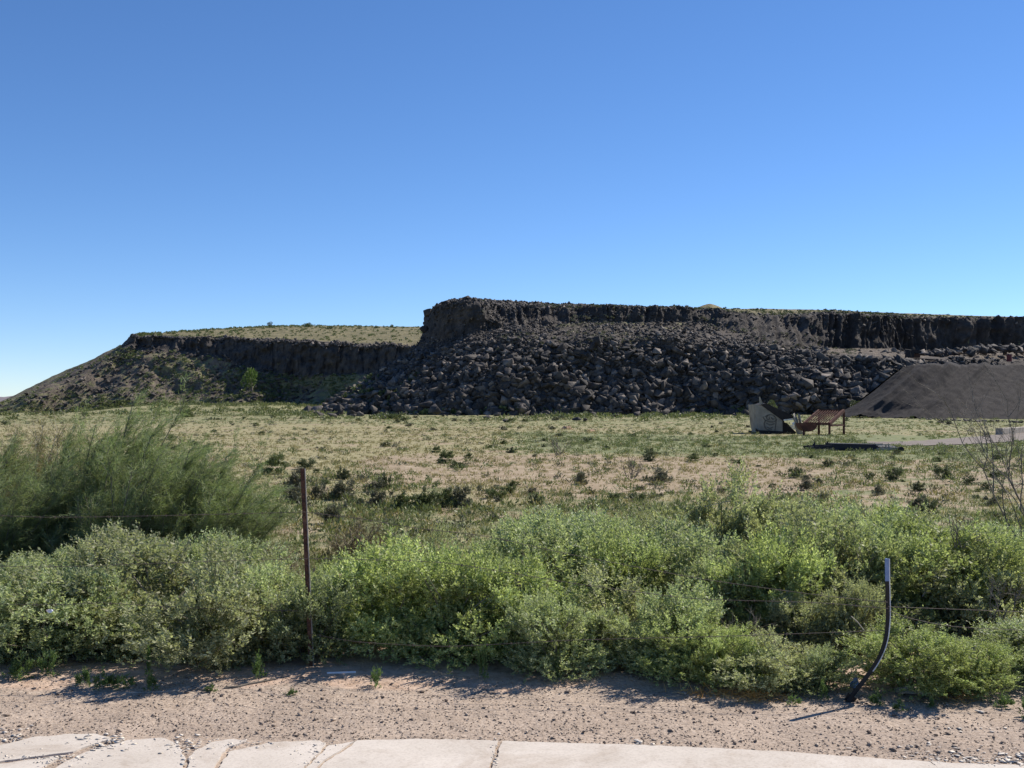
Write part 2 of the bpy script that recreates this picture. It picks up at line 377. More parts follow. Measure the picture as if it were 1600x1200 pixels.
for s in slabs:
    P, t = slab_poly(s); P = P[::-1] if sum(a[0] * b[1] - b[0] * a[1] for a, b in zip(P, P[1:] + P[:1])) < 0 else P
    mb.prism(P[::-1], (0, 0, -t))
mb.box((0, .3, -.022), (30, 8.2, .06))
so = struct(mb.build('sidewalk', concrete_mat()))

# ------------------------------------------------------------------ mesas (lofted through stations)
def catmull(P, t):
    P = np.asarray(P, float); n = len(P); t = np.clip(t, 0, n - 1 - 1e-9); i = t.astype(int); f = (t - i)
    g = lambda k: P[np.clip(k, 0, n - 1)]
    f = f.reshape(f.shape + (1,) * (P.ndim - 1))
    p0, p1, p2, p3 = g(i - 1), g(i), g(i + 1), g(i + 2)
    c = .5 * (2 * p1 + (p2 - p0) * f + (2 * p0 - 5 * p1 + 4 * p2 - p3) * f ** 2 + (3 * p1 - p0 - 3 * p2 + p3) * f ** 3)
    lin = p1 * (1 - f) + p2 * f
    return .55 * c + .45 * lin
class Mesa:
    def __init__(s, stations, cliff_row, seed):
        s.S = np.array([[W(*p) for p in st] for st in stations]); s.cr = cliff_row; s.seed = seed; s.R = s.S.shape[1]
    def at(s, u, v, rough=True):
        u = np.asarray(u, float); v = np.asarray(v, float)
        Pr = catmull(s.S, u)                                   # (n, R, 3)
        i = np.clip(v.astype(int), 0, s.R - 2); f = (v - i)[..., None]; k = np.arange(len(u))
        p = Pr[k, i] * (1 - f) + Pr[k, i + 1] * f
        if not rough: return p
        x, y, z = p.T
        cl = sstep(s.cr - .25, s.cr + .05, v) * (1 - sstep(s.cr + .9, s.cr + 1.15, v))
        if s.cr == 3:
            tw = (v < 2.0) * np.sin(np.clip(v, 0, 2) * math.pi / 2) * 2.6 * fbm(x * .055, 0 * y, z * .03, 3, 61) * sstep(1.5, 2.5, u); p = p + np.stack([0 * tw, -tw, 0 * tw], -1)
        if s.cr == 2:
            tw = (1 - sstep(1.2, 2.0, v)) * 3.0 * fbm(x * .05, 0 * y, z * .03, 3, 62); p = p + np.stack([0 * tw, -tw, 0 * tw], -1)
        arc = Pr[:, s.cr + 1, 0] + Pr[:, s.cr + 1, 1] * .6
        ch = np.clip((Pr[:, s.cr + 1, 2] - Pr[:, s.cr, 2]) / 4.0, .15, 1.0)
        if s.cr == 3: ch = ch * (1 - .65 * (1 - sstep(3.3, 4.0, u)))
        d = (.9 + .9 * cl * (u < 3.8) * (s.cr == 3)) * fbm(x * .16, y * .16, z * .16, 6, s.seed, .58) * (1 - .7 * sstep(s.cr + 1, s.cr + 1.2, v))
        colm = (np.abs(fbm(arc * .45, z * .05, 0., 5, s.seed + 3, .6)) * 1.2 + .35 * np.round(2 * vnoise(arc * 1.3, z * .15, 0., s.seed + 5)) / 2 - .4) * cl * ch
        if s.cr == 2: colm = colm * .55 + .5 * fbm(arc * .9, z * .6, 4., 4, 88) * cl
        led = .5 * vnoise(arc * .4, z * .8, 2., s.seed + 7) * cl * ch
        p = p + np.stack([.4 * d + .25 * colm, -(d + 1.5 * colm + led), .45 * d * (1 - cl) + .55 * cl * vnoise(arc * .7, 0., 1., s.seed + 9) * sstep(s.cr + .6, s.cr + 1, v)], -1)
        return p
    def build(s, name, mat, nu, nv, zonef):
        vv = np.concatenate([np.linspace(i, i + 1, n, endpoint=False) for i, n in enumerate(nv)] + [[s.R - 1 - 1e-6]])
        uu = np.linspace(0, len(s.S) - 1 - 1e-6, nu); U, V = np.meshgrid(uu, vv)
        P = s.at(U.ravel(), V.ravel()); idx = np.arange(U.size).reshape(U.shape)
        Q = np.stack([idx[:-1, :-1], idx[:-1, 1:], idx[1:, 1:], idx[1:, :-1]], -1).reshape(-1, 4)
        me = fast_mesh(name, P, Q, mat, False)
        z = zonef(U.ravel(), V.ravel(), P); ca = me.attributes.new('zone', 'FLOAT_COLOR', 'POINT')
        ca.data.foreach_set('color', np.stack(list(z) + [np.ones(len(P))], -1).astype(np.float32).ravel())
        return struct(link(name, me))
MM = mesa_mat()
LEFT = [
 [(-60, 660, 330), (60, 600, 325), (190, 540, 310), (203, 527, 308), (240, 521, 320), (330, 519, 380), (400, 519, 520)],
 [(-95, 672, 222), (95, 600, 233), (201, 535, 246), (206, 525.5, 247), (222, 522, 252), (300, 518, 330), (420, 516, 500)],
 [(60, 662, 217), (150, 608, 229), (222, 540, 243), (224, 528, 244), (240, 521.5, 256), (350, 514, 340), (440, 513, 500)],
 [(185, 660, 213), (225, 607, 227), (270, 543, 241), (272, 528, 243), (300, 518, 265), (400, 511, 350), (460, 511, 500)],
 [(292, 660, 211), (320, 610, 225), (345, 556, 238), (347, 529, 241), (360, 514, 280), (430, 510, 355), (500, 509, 500)],
 [(355, 659, 207), (388, 618, 219), (402, 574, 232), (405, 531, 236), (420, 512, 290), (470, 509, 360), (540, 509, 500)],
 [(415, 652, 217), (440, 622, 222), (470, 583, 228), (473, 535, 230), (480, 512, 290), (540, 510, 365), (600, 510, 500)],
 [(520, 648, 209), (540, 618, 214), (560, 583, 220), (562, 540, 222), (565, 513, 290), (620, 511, 370), (700, 511, 500)],
 [(612, 648, 201), (626, 618, 206), (642, 578, 212), (645, 541, 214), (650, 513, 290), (720, 511, 375), (800, 511, 500)],
 [(720, 650, 196), (720, 618, 200), (720, 578, 206), (720, 541, 208), (760, 513, 290), (860, 511, 375), (940, 511, 500)]]
RIGHT = [
 [(570, 650, 238), (612, 602, 234), (655, 548, 229), (676, 530, 228), (700, 490, 230), (740, 480, 238), (800, 478, 262)],
 [(468, 655, 184), (556, 607, 189), (640, 553, 195), (662, 526, 197), (671, 490, 198), (700, 476, 206), (765, 475, 240)],
 [(590, 656, 171), (640, 603, 177), (690, 550, 183), (690, 532, 187), (684, 480, 190), (702, 470, 198), (770, 473, 240)],
 [(700, 653, 165), (715, 603, 171), (742, 538, 178), (741, 520, 184), (728, 471, 188), (735, 468, 196), (790, 473, 240)],
 [(800, 651, 163), (800, 594, 168), (808, 530, 174), (806, 510, 186), (800, 479, 193), (800, 472, 202), (840, 475, 250)],
 [(900, 650, 162), (900, 592, 167), (900, 530, 173), (902, 504, 191), (900, 481, 194), (900, 477, 204), (920, 479, 260)],
 [(980, 649, 162), (980, 594, 167), (980, 530, 173), (980, 503, 191), (980, 481, 193), (980, 480, 204), (1000, 481, 260)],
 [(1100, 649, 161), (1100, 594, 166), (1100, 535, 172), (1100, 506, 194), (1100, 485, 197), (1100, 483, 212), (1110, 483, 280)],
 [(1210, 648, 158), (1210, 598, 163), (1215, 552, 168), (1215, 540, 181), (1210, 494, 194), (1210, 484, 215), (1220, 483, 290)],
 [(1310, 648, 158), (1305, 600, 163), (1300, 555, 168), (1300, 543, 194), (1300, 490, 199), (1300, 486, 222), (1310, 485, 290)],
 [(1395, 648, 159), (1393, 600, 164), (1390, 558, 169), (1388, 545, 203), (1386, 493, 206), (1386, 490, 228), (1396, 489, 300)],
 [(1460, 650, 159), (1450, 600, 165), (1430, 562, 171), (1415, 547, 217), (1410, 494, 219), (1410, 491, 240), (1420, 490, 300)],
 [(1620, 652, 160), (1610, 600, 168), (1600, 562, 176), (1590, 548, 231), (1590, 498, 233), (1590, 496, 255), (1600, 495, 310)],
 [(2050, 655, 165), (2040, 600, 172), (2030, 560, 182), (2030, 548, 240), (2030, 500, 242), (2030, 498, 265), (2040, 497, 320)]]
ML = Mesa(LEFT, 2, 11); MR = Mesa(RIGHT, 3, 23)
def zl(u, v, P):
    n = fbm(P[:, 0] * .06, P[:, 1] * .06, P[:, 2] * .1, 4, 41)
    top = sstep(3.03, 3.2, v + .12 * n)
    cl = sstep(1.8, 2.0, v) * (1 - top)
    veg = .38 + .25 * n + .45 * (1 - sstep(.3, .8, v + .4 * n)) + .15 * sstep(4.5, 5.5, u)
    return top, np.clip(veg * (1 - cl), 0, 1), 1 - cl
def zr(u, v, P):
    n = fbm(P[:, 0] * .08, P[:, 1] * .08, P[:, 2] * .1, 4, 43)
    top = sstep(4.1, 4.6, v + .25 * n) * sstep(3.5, 5.0, u)
    bench = sstep(2.0, 2.1, v) * (1 - sstep(2.9, 3.0, v)) * sstep(8.4, 8.9, u)
    up = sstep(1.9, 2.2, v) * (1 - sstep(2.9, 3.15, v)) * sstep(3.6, 4.5, u) * (1 - sstep(8.3, 9.0, u))
    veg = .02 + up * (.08 + .3 * n) + .5 * (1 - sstep(0, .12, v)) + .25 * (1 - sstep(.8, 1.6, u)) * (v < 1.5)
    return top, np.clip(veg, 0, 1), np.clip(bench + up * .28 + .15 * (v < 2), 0, 1)
ML.build('mesa_hill', MM, 620, (26, 26, 26, 14, 16, 6), zl)
MR.build('mesa_hill', MM, 1000, (28, 30, 16, 30, 14, 8), zr)
# small rounded hill on the skyline, far ridge at the left
mb = MB()
hs = []; fs = []
for j in range(13):
    for k in range(40):
        a = 2 * math.pi * k / 40; t = j / 12
        r = t * (1 + .12 * math.sin(3 * a + 1) + .06 * math.sin(7 * a))
        h = (math.cos(t * math.pi) + 1) / 2
        c = W(1108, 488, 272)
        n = float(vnoise(math.cos(a) * r * 3, math.sin(a) * r * 3, 0., 3))
        hs.append((c[0] + 6.2 * r * math.cos(a), c[1] + 9 * r * math.sin(a), c[2] + 2.1 * h + .22 * n * (1 - t)))
for j in range(12):
    for k in range(40): fs.append((j * 40 + k, j * 40 + (k + 1) % 40, (j + 1) * 40 + (k + 1) % 40, (j + 1) * 40 + k))
mb.add(hs, fs)
M['knoll'] = surf('knoll_grass', [(.3, (.11, .095, .04)), (.5, (.17, .145, .07)), (.7, (.24, .20, .11))], .8, .95, .6, 2, .3)
struct(mb.build('hill', M['knoll'], smooth=True))
mb = MB(); pts = []; fs = []
n = 90
for k in range(n + 1):
    x = -3600 + 50 * k; t = k / n
    h = 40 + 22 * float(fbm(x * .002, 0., 0., 4, 6)) + 18 * math.exp(-((x + 2400) / 300) ** 2)
    pts += [(x, 4700, -5), (x, 5000, h * .75), (x, 5250, h), (x, 6300, h * .9), (x, 6800, -5)]
for k in range(n):
    for j in range(4): fs.append((k * 5 + j, k * 5 + 5 + j, k * 5 + 6 + j, k * 5 + 1 + j))
mb.add(pts, fs)
struct(mb.build('distant_hills', surf('far_hill', [(.3, (.17, .15, .16)), (.7, (.24, .21, .21))], .004, .95, 0)))

# ------------------------------------------------------------------ crushed rock pile
def pile():
    # crest line and toe line in plan; profile slightly concave
    crest = [W(1411, 572, 139), W(1440, 570, 139), W(1480, 568, 139.5), W(1540, 568, 140), W(1600, 569, 140.5), W(1700, 569, 141), W(1900, 572, 142), W(1980, 572, 142)]
    toe = [W(1306, 651, 137), W(1345, 651, 131), W(1420, 653, 126.5), W(1500, 657, 124.5), W(1600, 660, 124), W(1740, 662, 124), W(2000, 662, 124), W(2150, 660, 138)]
    back = [W(1312, 650, 141), W(1345, 650, 150), W(1440, 645, 156), W(1600, 645, 158), W(1900, 645, 160), W(2140, 650, 145)]
    nu, nv = 620, 80
    def line(P, t): return catmull(np.array(P), np.asarray(t) * (len(P) - 1))
    t = np.linspace(0, 1, nu); out = []
    C = line(crest, np.clip((t - .16) / .84 * 1.0, 0, 1)); T = line(toe, t); B = line(back, t)
    rows = []
    for j in range(nv + 1):
        s = j / nv
        rows.append(T * (1 - s) + C * s + np.array([0, 0, -1.0]) * (.9 * math.sin(math.pi * s) * .45))
    for j in range(1, nv // 2 + 1):
        s = j / (nv // 2); rows.append(C * (1 - s) + B * s)
    P = np.array(rows)
    x, y, z = P[..., 0], P[..., 1], P[..., 2]
    px = 800 + F * x / y; py = HOR - (z - EYE) * F / y
    # a later dump overlaps the earlier cone: its left flank stands proud
    lx = 1355 + (641 - py) / (641 - 573) * (1431 - 1355)
    w = np.zeros_like(px); front = np.arange(P.shape[0])[:, None] <= nv
    w = sstep(-2, 3.5, px - lx) * (1 - sstep(5, 170, px - lx)) * 1.3 * front * (1.35 - .5 * np.clip((py - 573) / 68, 0, 1)) * sstep(566, 573, py) * (1 - .9 * sstep(628, 644, py))
    y = y - w; z = z + .05 * w
    rill = .26 * fbm(px * .06 + (py - 600) * .065, py * .012, 0., 3, 77) + .05 * fbm(x * 1.1, y * 1.1, z * 1.1, 4, 9)
    z = z + rill * front; y = y - rill * .5
    P = np.stack([x, y, z], -1)
    idx = np.arange(P.shape[0] * nu).reshape(P.shape[0], nu)
    Q = np.stack([idx[:-1, :-1], idx[:-1, 1:], idx[1:, 1:], idx[1:, :-1]], -1).reshape(-1, 4)
    o = link('gravel_pile', fast_mesh('gravel_pile', P.reshape(-1, 3), Q, pile_mat(), True))
    tag(o, 'huge smooth sloping pile of dark crushed rock at right below the mesa', 'gravel pile')
pile()

# ------------------------------------------------------------------ boulders
def hull_rock(seed, n=16, sq=(1, .85, .7)):
    import bmesh
    r = np.random.default_rng(seed); v = r.normal(size=(n, 3)); v /= np.linalg.norm(v, axis=1)[:, None]
    v = np.sign(v) * np.abs(v) ** .6; v *= (1 + .2 * r.normal(size=(n, 1))) * np.array(sq)
    bm = bmesh.new()
    for p in v: bm.verts.new(p * .5)
    bmesh.ops.convex_hull(bm, input=bm.verts)
    for vv in [q for q in bm.verts if not q.link_faces]: bm.verts.remove(vv)
    bmesh.ops.dissolve_limit(bm, angle_limit=.12, verts=bm.verts, edges=bm.edges)
    bmesh.ops.bevel(bm, geom=list(bm.edges), offset=.015, segments=1, affect='EDGES', clamp_overlap=True)
    bmesh.ops.triangulate(bm, faces=bm.faces)
    bm.verts.ensure_lookup_table(); bm.verts.index_update()
    V = np.array([q.co[:] for q in bm.verts]); Fc = np.array([[q.index for q in f.verts] for f in bm.faces]); bm.free()
    return V, Fc
ROCKS = [hull_rock(100 + k, 10 + k % 5, (1, .7 + .08 * (k % 4), .55 + .1 * (k % 3))) for k in range(12)]
def simple_rock(seed):
    import bmesh
    r = np.random.default_rng(seed); v = r.normal(size=(9, 3)); v /= np.linalg.norm(v, axis=1)[:, None]; v *= np.array((1, .85, .6)) * (1 + .15 * r.normal(size=(9, 1)))
    bm = bmesh.new()
    for p in v: bm.verts.new(p * .5)
    bmesh.ops.convex_hull(bm, input=bm.verts)
    for vv in [q for q in bm.verts if not q.link_faces]: bm.verts.remove(vv)
    bmesh.ops.triangulate(bm, faces=bm.faces); bm.verts.ensure_lookup_table(); bm.verts.index_update()
    V = np.array([q.co[:] for q in bm.verts]); Fc = np.array([[q.index for q in f.verts] for f in bm.faces]); bm.free()
    return V, Fc
PEBS = [simple_rock(300 + k) for k in range(8)]
def rmat(e):
    from mathutils import Euler
    return np.array(Euler(e).to_matrix())
def scatter_mesh(name, lib, items, mat):
    """items: (x,y,z,sx,sy,sz,euler,libindex) -> one mesh"""
    Vs, Fs, n = [], [], 0
    for (p, s, e, k) in items:
        V, Fc = lib[k]; v = (V * s) @ rmat(e).T + p; Vs.append(v); Fs.append(Fc + n); n += len(V)
    return fast_mesh(name, np.vstack(Vs), np.vstack(Fs), mat, False)
def rot3(r, tilt=.6): return (r.uniform(-tilt, tilt), r.uniform(-tilt, tilt), r.uniform(0, 6.28))
r = np.random.default_rng(5)
bl = []
NB = 9000
u = r.uniform(.55, 11.6, NB * 2); v = np.where((u > 3.3) & (u < 8.9), r.uniform(0, 2.97, NB * 2), r.uniform(0.0, 2.15, NB * 2))
keep = 0
base = MR.at(u, v)
for k in range(len(u)):
    if keep >= NB: break
    uu, vv, p = u[k], v[k], base[k]
    if uu > 8.9 and vv > 1.93: continue
    if uu > 9.8 and vv < 1.85 and r.random() < .6: continue      # hidden behind the pile
    if uu < 1.3 and r.random() < .45: continue
    big = (1 - vv / 2.4)
    s = .38 + r.random() ** 2.6 * (.8 + 1.1 * big) + .12 * big
    if uu > 3.3 and uu < 8.3 and vv > 1.85:
        s *= .75
        if vnoise(p[0] * .09, p[1] * .09, p[2] * .15, 8) > .25: continue
    if r.random() < .03 * big: s = r.uniform(1.5, 2.4)
    bl.append((np.array([p[0], p[1] - .15 * s, p[2] + .12 * s]), np.array([s * r.uniform(.85, 1.3), s * r.uniform(.75, 1.1), s * r.uniform(.65, 1.15)]), rot3(r, .7), int(r.integers(12)), uu, vv)); keep += 1
# loose rocks that rolled out onto the flat, and those named by eye
for (px, py, s) in [(1062, 650, 1.0), (960, 653, 1.0), (880, 650, .9), (760, 655, 1.1), (600, 655, .9), (520, 652, 1.1), (495, 648, 1.2), (1150, 650, .8)]:
    g = G(px, py); bl.append((g + [0, 0, s * .2], np.array([s * 1.2, s, s * .8]), rot3(r, .3), int(r.integers(12)), 3.0, -.1))
for k in range(90):
    px = r.uniform(485, 1340); py = 651 - 3.5 * r.random(); g = G(px, py); s = .3 + 1.3 * r.random() ** 2.5
    bl.append((g + [0, 0, s * .2], np.array([s * 1.2, s, s * .85]), rot3(r, .4), int(r.integers(12)), 2.5 + (px - 485) / 150, .1))
size = np.array([float(np.prod(b[1]) ** (1 / 3)) / b[0][1] for b in bl]) * np.array([1 if b[4] > 1 and b[4] < 9.9 else .3 for b in bl])
order = np.argsort(-size); top = set(order[:285].tolist())
rock_me = []
for k, (V, Fc) in enumerate(ROCKS): rock_me.append(fast_mesh('boulder', V, Fc, M['basalt']))
def boulder_label(uu, vv):
    a = 'below the promontory' if uu < 3.4 else ('in mid rubble' if uu < 6.6 else 'behind the machinery')
    b = 'at the foot of the slope' if vv < .55 else ('halfway up' if vv < 1.3 else 'high up near the cliff')
    return 'dark angular basalt boulder %s, %s' % (b, a)
protob = {}
for i in top:
    p, s, e, k, uu, vv = bl[i]
    if k not in protob:
        o = link('boulder', rock_me[k]); protob[k] = o
    else:
        o = protob[k].copy(); COL.objects.link(o)
    o.location = p; o.scale = s; o.rotation_euler = e
    tag(o, boulder_label(uu, vv), 'boulder', 'basalt boulders fallen below the mesa cliff')
rest = [b[:4] for i, b in enumerate(bl) if i not in top]
# smaller rubble between the boulders
NS = 12000
u = r.uniform(.5, 12.6, NS); v = r.uniform(0, 4.1, NS); base = MR.at(u, v)
for k in range(NS):
    uu, vv, p = u[k], v[k], base[k]
    if 3.0 < vv < 3.9 and (uu > 8.6 or uu < 3.4) and r.random() < .8: continue
    if uu < 3.4 and r.random() < .3: continue
    if 3.1 < vv < 3.95 and 4.5 < uu < 8.7 and r.random() < .75: continue
    if 1.95 < vv < 3.05 and 8.4 < uu < 11.2 and r.random() < .93: continue
    s = r.uniform(.25, .8) * (1 if vv < 2.2 else .8)
    rest.append((p + [0, 0, .05], np.array([s * 1.2, s, s * r.uniform(.6, 1)]), rot3(r, .8), int(r.integers(12))))
u = r.uniform(1.6, 5.2, 900); v = r.uniform(3.9, 5.6, 900); base = MR.at(u, v)
for k in range(900):
    s = r.uniform(.3, 1.0); rest.append((base[k], np.array([s * 1.2, s, s * .8]), rot3(r, .8), int(r.integers(12))))
u = r.uniform(1.2, 12.6, 1500); v = 4.0 + r.normal(.25, .25, 1500); base = MR.at(u, v)
for k in range(1500):
    if u[k] > 4.5 and v[k] > 4.3: continue
    s = r.uniform(.25, .9); rest.append((base[k], np.array([s * 1.2, s, s * .8]), rot3(r, .8), int(r.integers(12))))
for k in range(260):
    px = r.uniform(1320, 1720); g = G(px, float(np.interp(px, [1306, 1345, 1420, 1500, 1600, 1740], [651, 652, 654, 658, 661, 663])) - r.uniform(-.5, 1.6)); s = r.uniform(.12, .45)
    rest.append((g + [0, 0, .05], np.array([s * 1.2, s, s * .8]), rot3(r, .4), int(r.integers(12))))
# heap on the right bench
for k in range(420):
    px = r.uniform(1385, 1800); yv = r.uniform(180, 206); t = (px - 1385) / 215
    z = W(px, 551 - 8 * sstep(.3, .8, t) + r.uniform(-1, 5), yv)
    s = r.uniform(.5, 1.9); rest.append((z, np.array([s * 1.2, s, s * .8]), rot3(r, .7), int(r.integers(12))))
RUB = scatter_mesh('talus_rubble', ROCKS, rest, M['basalt'])
tag(link('talus_rubble', RUB), 'mass of smaller dark basalt rubble filling the slope between the boulders', 'rubble', kind='stuff')
# the two loose boulders on the grass
for (px, py, w, h, lab) in [(902, 659, 18, 10, 'grey boulder lying alone on the grass in front of the rubble slope, larger of two'),
                            (914, 659, 10, 7, 'small dark boulder touching the larger grey one on the grass'),
                            (790, 660, 11, 6, 'small flat dark rock on the grass left of the pair of boulders'),
                            (678, 651, 30, 26, 'big blocky dark boulder standing upright at the foot of the promontory')]:
    g = G(px, py); k = g[1] / F
    o = link('boulder', rock_me[int(w) % 12]); o.location = g + [0, 0, h * k * .38]; o.scale = (w * k * 1.05, w * k * .8, h * k * 1.2); o.rotation_euler = (.1, .1, px * .1)
    tag(o, lab, 'boulder')
# rocks over the left hillside
it = []
u = r.uniform(0.9, 6.5, 1800); v = r.uniform(.1, 2.0, 1800); base = ML.at(u, v)
for k in range(1800):
    if vnoise(base[k][0] * .07, base[k][1] * .07, base[k][2] * .12, 4) < -.25: continue
    s = .25 + .9 * r.random() ** 2.5
    it.append((base[k] + [0, 0, .1 * s], np.array([s * 1.2, s, s * .8]), rot3(r, .7), int(r.integers(12))))
u = r.uniform(1.0, 9, 900); v = 3.0 + r.normal(0, .05, 900); base = ML.at(u, v)
for k in range(900):
    s = r.uniform(.4, 1.1); it.append((base[k], np.array([s * 1.2, s, s * .8]), rot3(r, .7), int(r.integers(12))))
tag(link('hillside_rocks', scatter_mesh('hillside_rocks', ROCKS, it, M['basalt'])), 'scattered small dark rocks strewn over the left hillside and its rim', 'rocks', kind='stuff')
# jagged lumps on the promontory head
for (px, py, Yv, sx, sz, lab) in [(668, 489, 189, 1.7, 2.0, 'knob of dark rock sticking out left from the promontory, upper one'),
                                  (664, 514, 190, 1.7, 1.9, 'knob of dark rock low on the left edge of the promontory'),
                                  (731, 469, 190, 1.3, 1.6, 'pointed dark rock standing on the highest point of the promontory'),
                                  (690, 476, 191, 2.0, 1.4, 'rounded dark rock on the upper left shoulder of the promontory')]:
    o = link('rock_outcrop', rock_me[int(px) % 12]); o.location = W(px, py, Yv); o.scale = (sx, 1.8, sz); o.rotation_euler = (.3, .4, px)
    tag(o, lab, 'rock outcrop')

# ------------------------------------------------------------------ foliage builders
def unit(a): return a / np.maximum(np.linalg.norm(a, axis=-1, keepdims=True), 1e-9)
def leaves(base, dirs, L, Wd, r, up=None):
    """diamond leaves: base (n,3), dirs (n,3)"""
    n = len(base); d = unit(dirs); s = unit(np.cross(d, r.normal(size=(n, 3)))); L = np.asarray(L).reshape(-1, 1); Wd = np.asarray(Wd).reshape(-1, 1)
    nn = np.cross(d, s)
    V = np.stack([base, base + d * L * .5 + s * Wd * .5 + nn * Wd * .12, base + d * L, base + d * L * .5 - s * Wd * .5 + nn * Wd * .12], 1).reshape(-1, 3)
    Q = np.arange(4 * n).reshape(n, 4)
    return V, Q
def shrub_volume(r, n, rad, h, lobes, power=.33):
    """points in a lumpy dome; returns points, outward direction, centre"""
    c = []
    for k in range(lobes):
        a = r.uniform(0, 6.28); q = r.uniform(.1, .72) * rad; zc = r.uniform(.38, .78) if k % 3 else r.uniform(.12, .32)
        if k % 3 == 0: q *= .8
        elif q > .5 * rad: zc -= .12
        c.append([math.cos(a) * q, math.sin(a) * q, zc * h, r.uniform(.30, .48) * rad, r.uniform(.20, .32) * h])
    c.append([0, 0, .42 * h, .42 * rad, .42 * h]); c = np.array(c)
    w = c[:, 3] ** 2; k = r.choice(len(c), n, p=w / w.sum()); d = unit(r.normal(size=(n, 3)))
    rr = r.uniform(.45, 1, (n, 1)) ** power
    p = c[k, :3] + d * rr * np.stack([c[k, 3], c[k, 3], c[k, 4]], -1)
    p[:, 2] = np.abs(p[:, 2]) + .02
    return p, d, c
def leafy_shrub(seed, rad=.66, h=.85, shoots=2100, per=14, ll=.032, lw=.0145, lobes=8, shoot=.11):
    r = np.random.default_rng(seed); nc = max(8, shoots // 15); pc, dc, c = shrub_volume(r, nc, rad, h, lobes, .2)
    kk = r.integers(0, nc, shoots); p = pc[kk] + r.normal(size=(shoots, 3)) * np.array([.07, .07, .07]) * rad * r.uniform(.6, 1.3, (nc, 1))[kk]
    ex = r.random(shoots) < .16; a_ = r.uniform(0, 6.28, shoots); q_ = rad * (.25 + .5 * r.random(shoots)); lowp = np.stack([np.cos(a_) * q_, np.sin(a_) * q_, r.uniform(.02, .30, shoots) * h], -1); p[ex] = lowp[ex]
    p[:, 2] = np.abs(p[:, 2]) + .01
    out = unit(p - np.array([0, 0, h * .25])); sd_ = unit(out * .7 + np.array([0, 0, .55]) + r.normal(size=(shoots, 3)) * .36)
    ln = r.uniform(.6, 1.3, (shoots, 1)) * shoot * (.85 + .6 * (p[:, 2:3] > .75 * h))
    t = np.tile(np.linspace(.05, 1, per), (shoots, 1))[..., None]
    base = p[:, None] + sd_[:, None] * (t - .5) * ln[:, None]
    bend = unit(r.normal(size=(shoots, 3))) * .02; base = base + bend[:, None] * t ** 2
    ang = np.arange(per)[None, :, None] * 2.4 + r.uniform(0, 6.28, (shoots, 1, 1))
    s1 = unit(np.cross(sd_, r.normal(size=(shoots, 3)))); s2 = np.cross(sd_, s1)
    side = s1[:, None] * np.cos(ang) + s2[:, None] * np.sin(ang)
    ld = unit(sd_[:, None] * (.75 + .5 * t) + side * (1.05 - .45 * t) + r.normal(size=(shoots, per, 3)) * .15)
    L = ll * r.uniform(.65, 1.3, (shoots, per)) * (1.15 - .5 * t[..., 0]); Wd = L * lw / ll * r.uniform(.8, 1.2, (shoots, per))
    V, Q = leaves(base.reshape(-1, 3), ld.reshape(-1, 3), L.ravel(), Wd.ravel(), r)
    mb = MB()
    for k in range(26):
        q = p[r.integers(shoots)]; b0 = np.array([r.normal() * .05, r.normal() * .05, -.03]); m1 = (b0 + q) / 2 + r.normal(size=3) * .04 + [0, 0, .05]
        mb.tube([b0, b0 * .6 + m1 * .4, m1, q], [.010, .008, .006, .002], 4, False)
    for k in range(0, shoots, 9):
        mb.tube([p[k] - sd_[k] * ln[k] * .9, p[k] + sd_[k] * ln[k] * .45], [.0025, .001], 3, False)
    return (V, Q), mb
def ribbons(starts, dirs, L, wd, r, droop=.0, seg=3):
    n = len(starts); d = unit(dirs); s = unit(np.cross(d, r.normal(size=(n, 3)))); L = np.asarray(L).reshape(-1, 1)
    rows = []
    for k in range(seg + 1):
        t = k / seg; c = starts + d * L * t + np.array([0, 0, -1]) * droop * (L * t) ** 2
        w = wd * (1 - .8 * t) * .5; rows.append(c - s * w); rows.append(c + s * w)
    V = np.stack(rows, 1); m = 2 * (seg + 1); Q = []
    for k in range(seg): Q.append(np.stack([np.arange(n) * m + 2 * k + j for j in (0, 1, 3, 2)], -1))
    return V.reshape(-1, 3), np.vstack(Q)
def feathery_shrub(seed, rad=.8, h=2.0, limbs=34, lean=(.35, 0.05), sprays=30, per=26, wd=.0050, ln=.17, dens=1.0):
    r = np.random.default_rng(seed); mb = MB(); st, dr, le = [], [], []
    lean = np.array([lean[0], lean[1], 0])
    for k in range(limbs):
        a = r.uniform(0, 6.28); q = rad * math.sqrt(r.random()); H = h * r.uniform(.35, 1.0) * (1 - .35 * (q / rad) ** 2)
        tip = np.array([math.cos(a) * q, math.sin(a) * q, H]) + lean * H * .55
        b0 = np.array([r.normal() * .12, r.normal() * .12, -.04]); m1 = b0 * .5 + tip * .5 + np.array([0, 0, -.12 * h]) - lean * H * .12 + r.normal(size=3) * .05
        P = [b0 * (1 - t) ** 2 + 2 * m1 * t * (1 - t) + tip * t * t for t in np.linspace(0, 1, 7)]
        mb.tube(P, [.022, .018, .015, .012, .009, .006, .003], 4, False)
        for j in range(sprays):
            t = r.uniform(.22, 1.0); i = min(int(t * 6), 5); f = t * 6 - i; c = P[i] * (1 - f) + P[i + 1] * f
            tn = unit(P[i + 1] - P[i]); d = unit(tn * .8 + lean * .9 + np.array([0, 0, .5]) + r.normal(size=3) * .6)
            L = r.uniform(.5, 1.3) * ln * 2.0
            mb.tube([c, c + d * L * .9], [.0025, .001], 3, False)
            n = int(per * dens); tt = r.uniform(.0, 1, (n, 1)); bs = c + d * L * tt + r.normal(size=(n, 3)) * .012
            st.append(bs); dr.append(unit(d + r.normal(size=(n, 3)) * .62 + lean * .25)); le.append(r.uniform(.35, .9, n) * ln * (1.1 - .5 * tt[:, 0]))
    V, Q = ribbons(np.vstack(st), np.vstack(dr), np.concatenate(le), wd, r, .5, 2)
    return (V, Q), mb

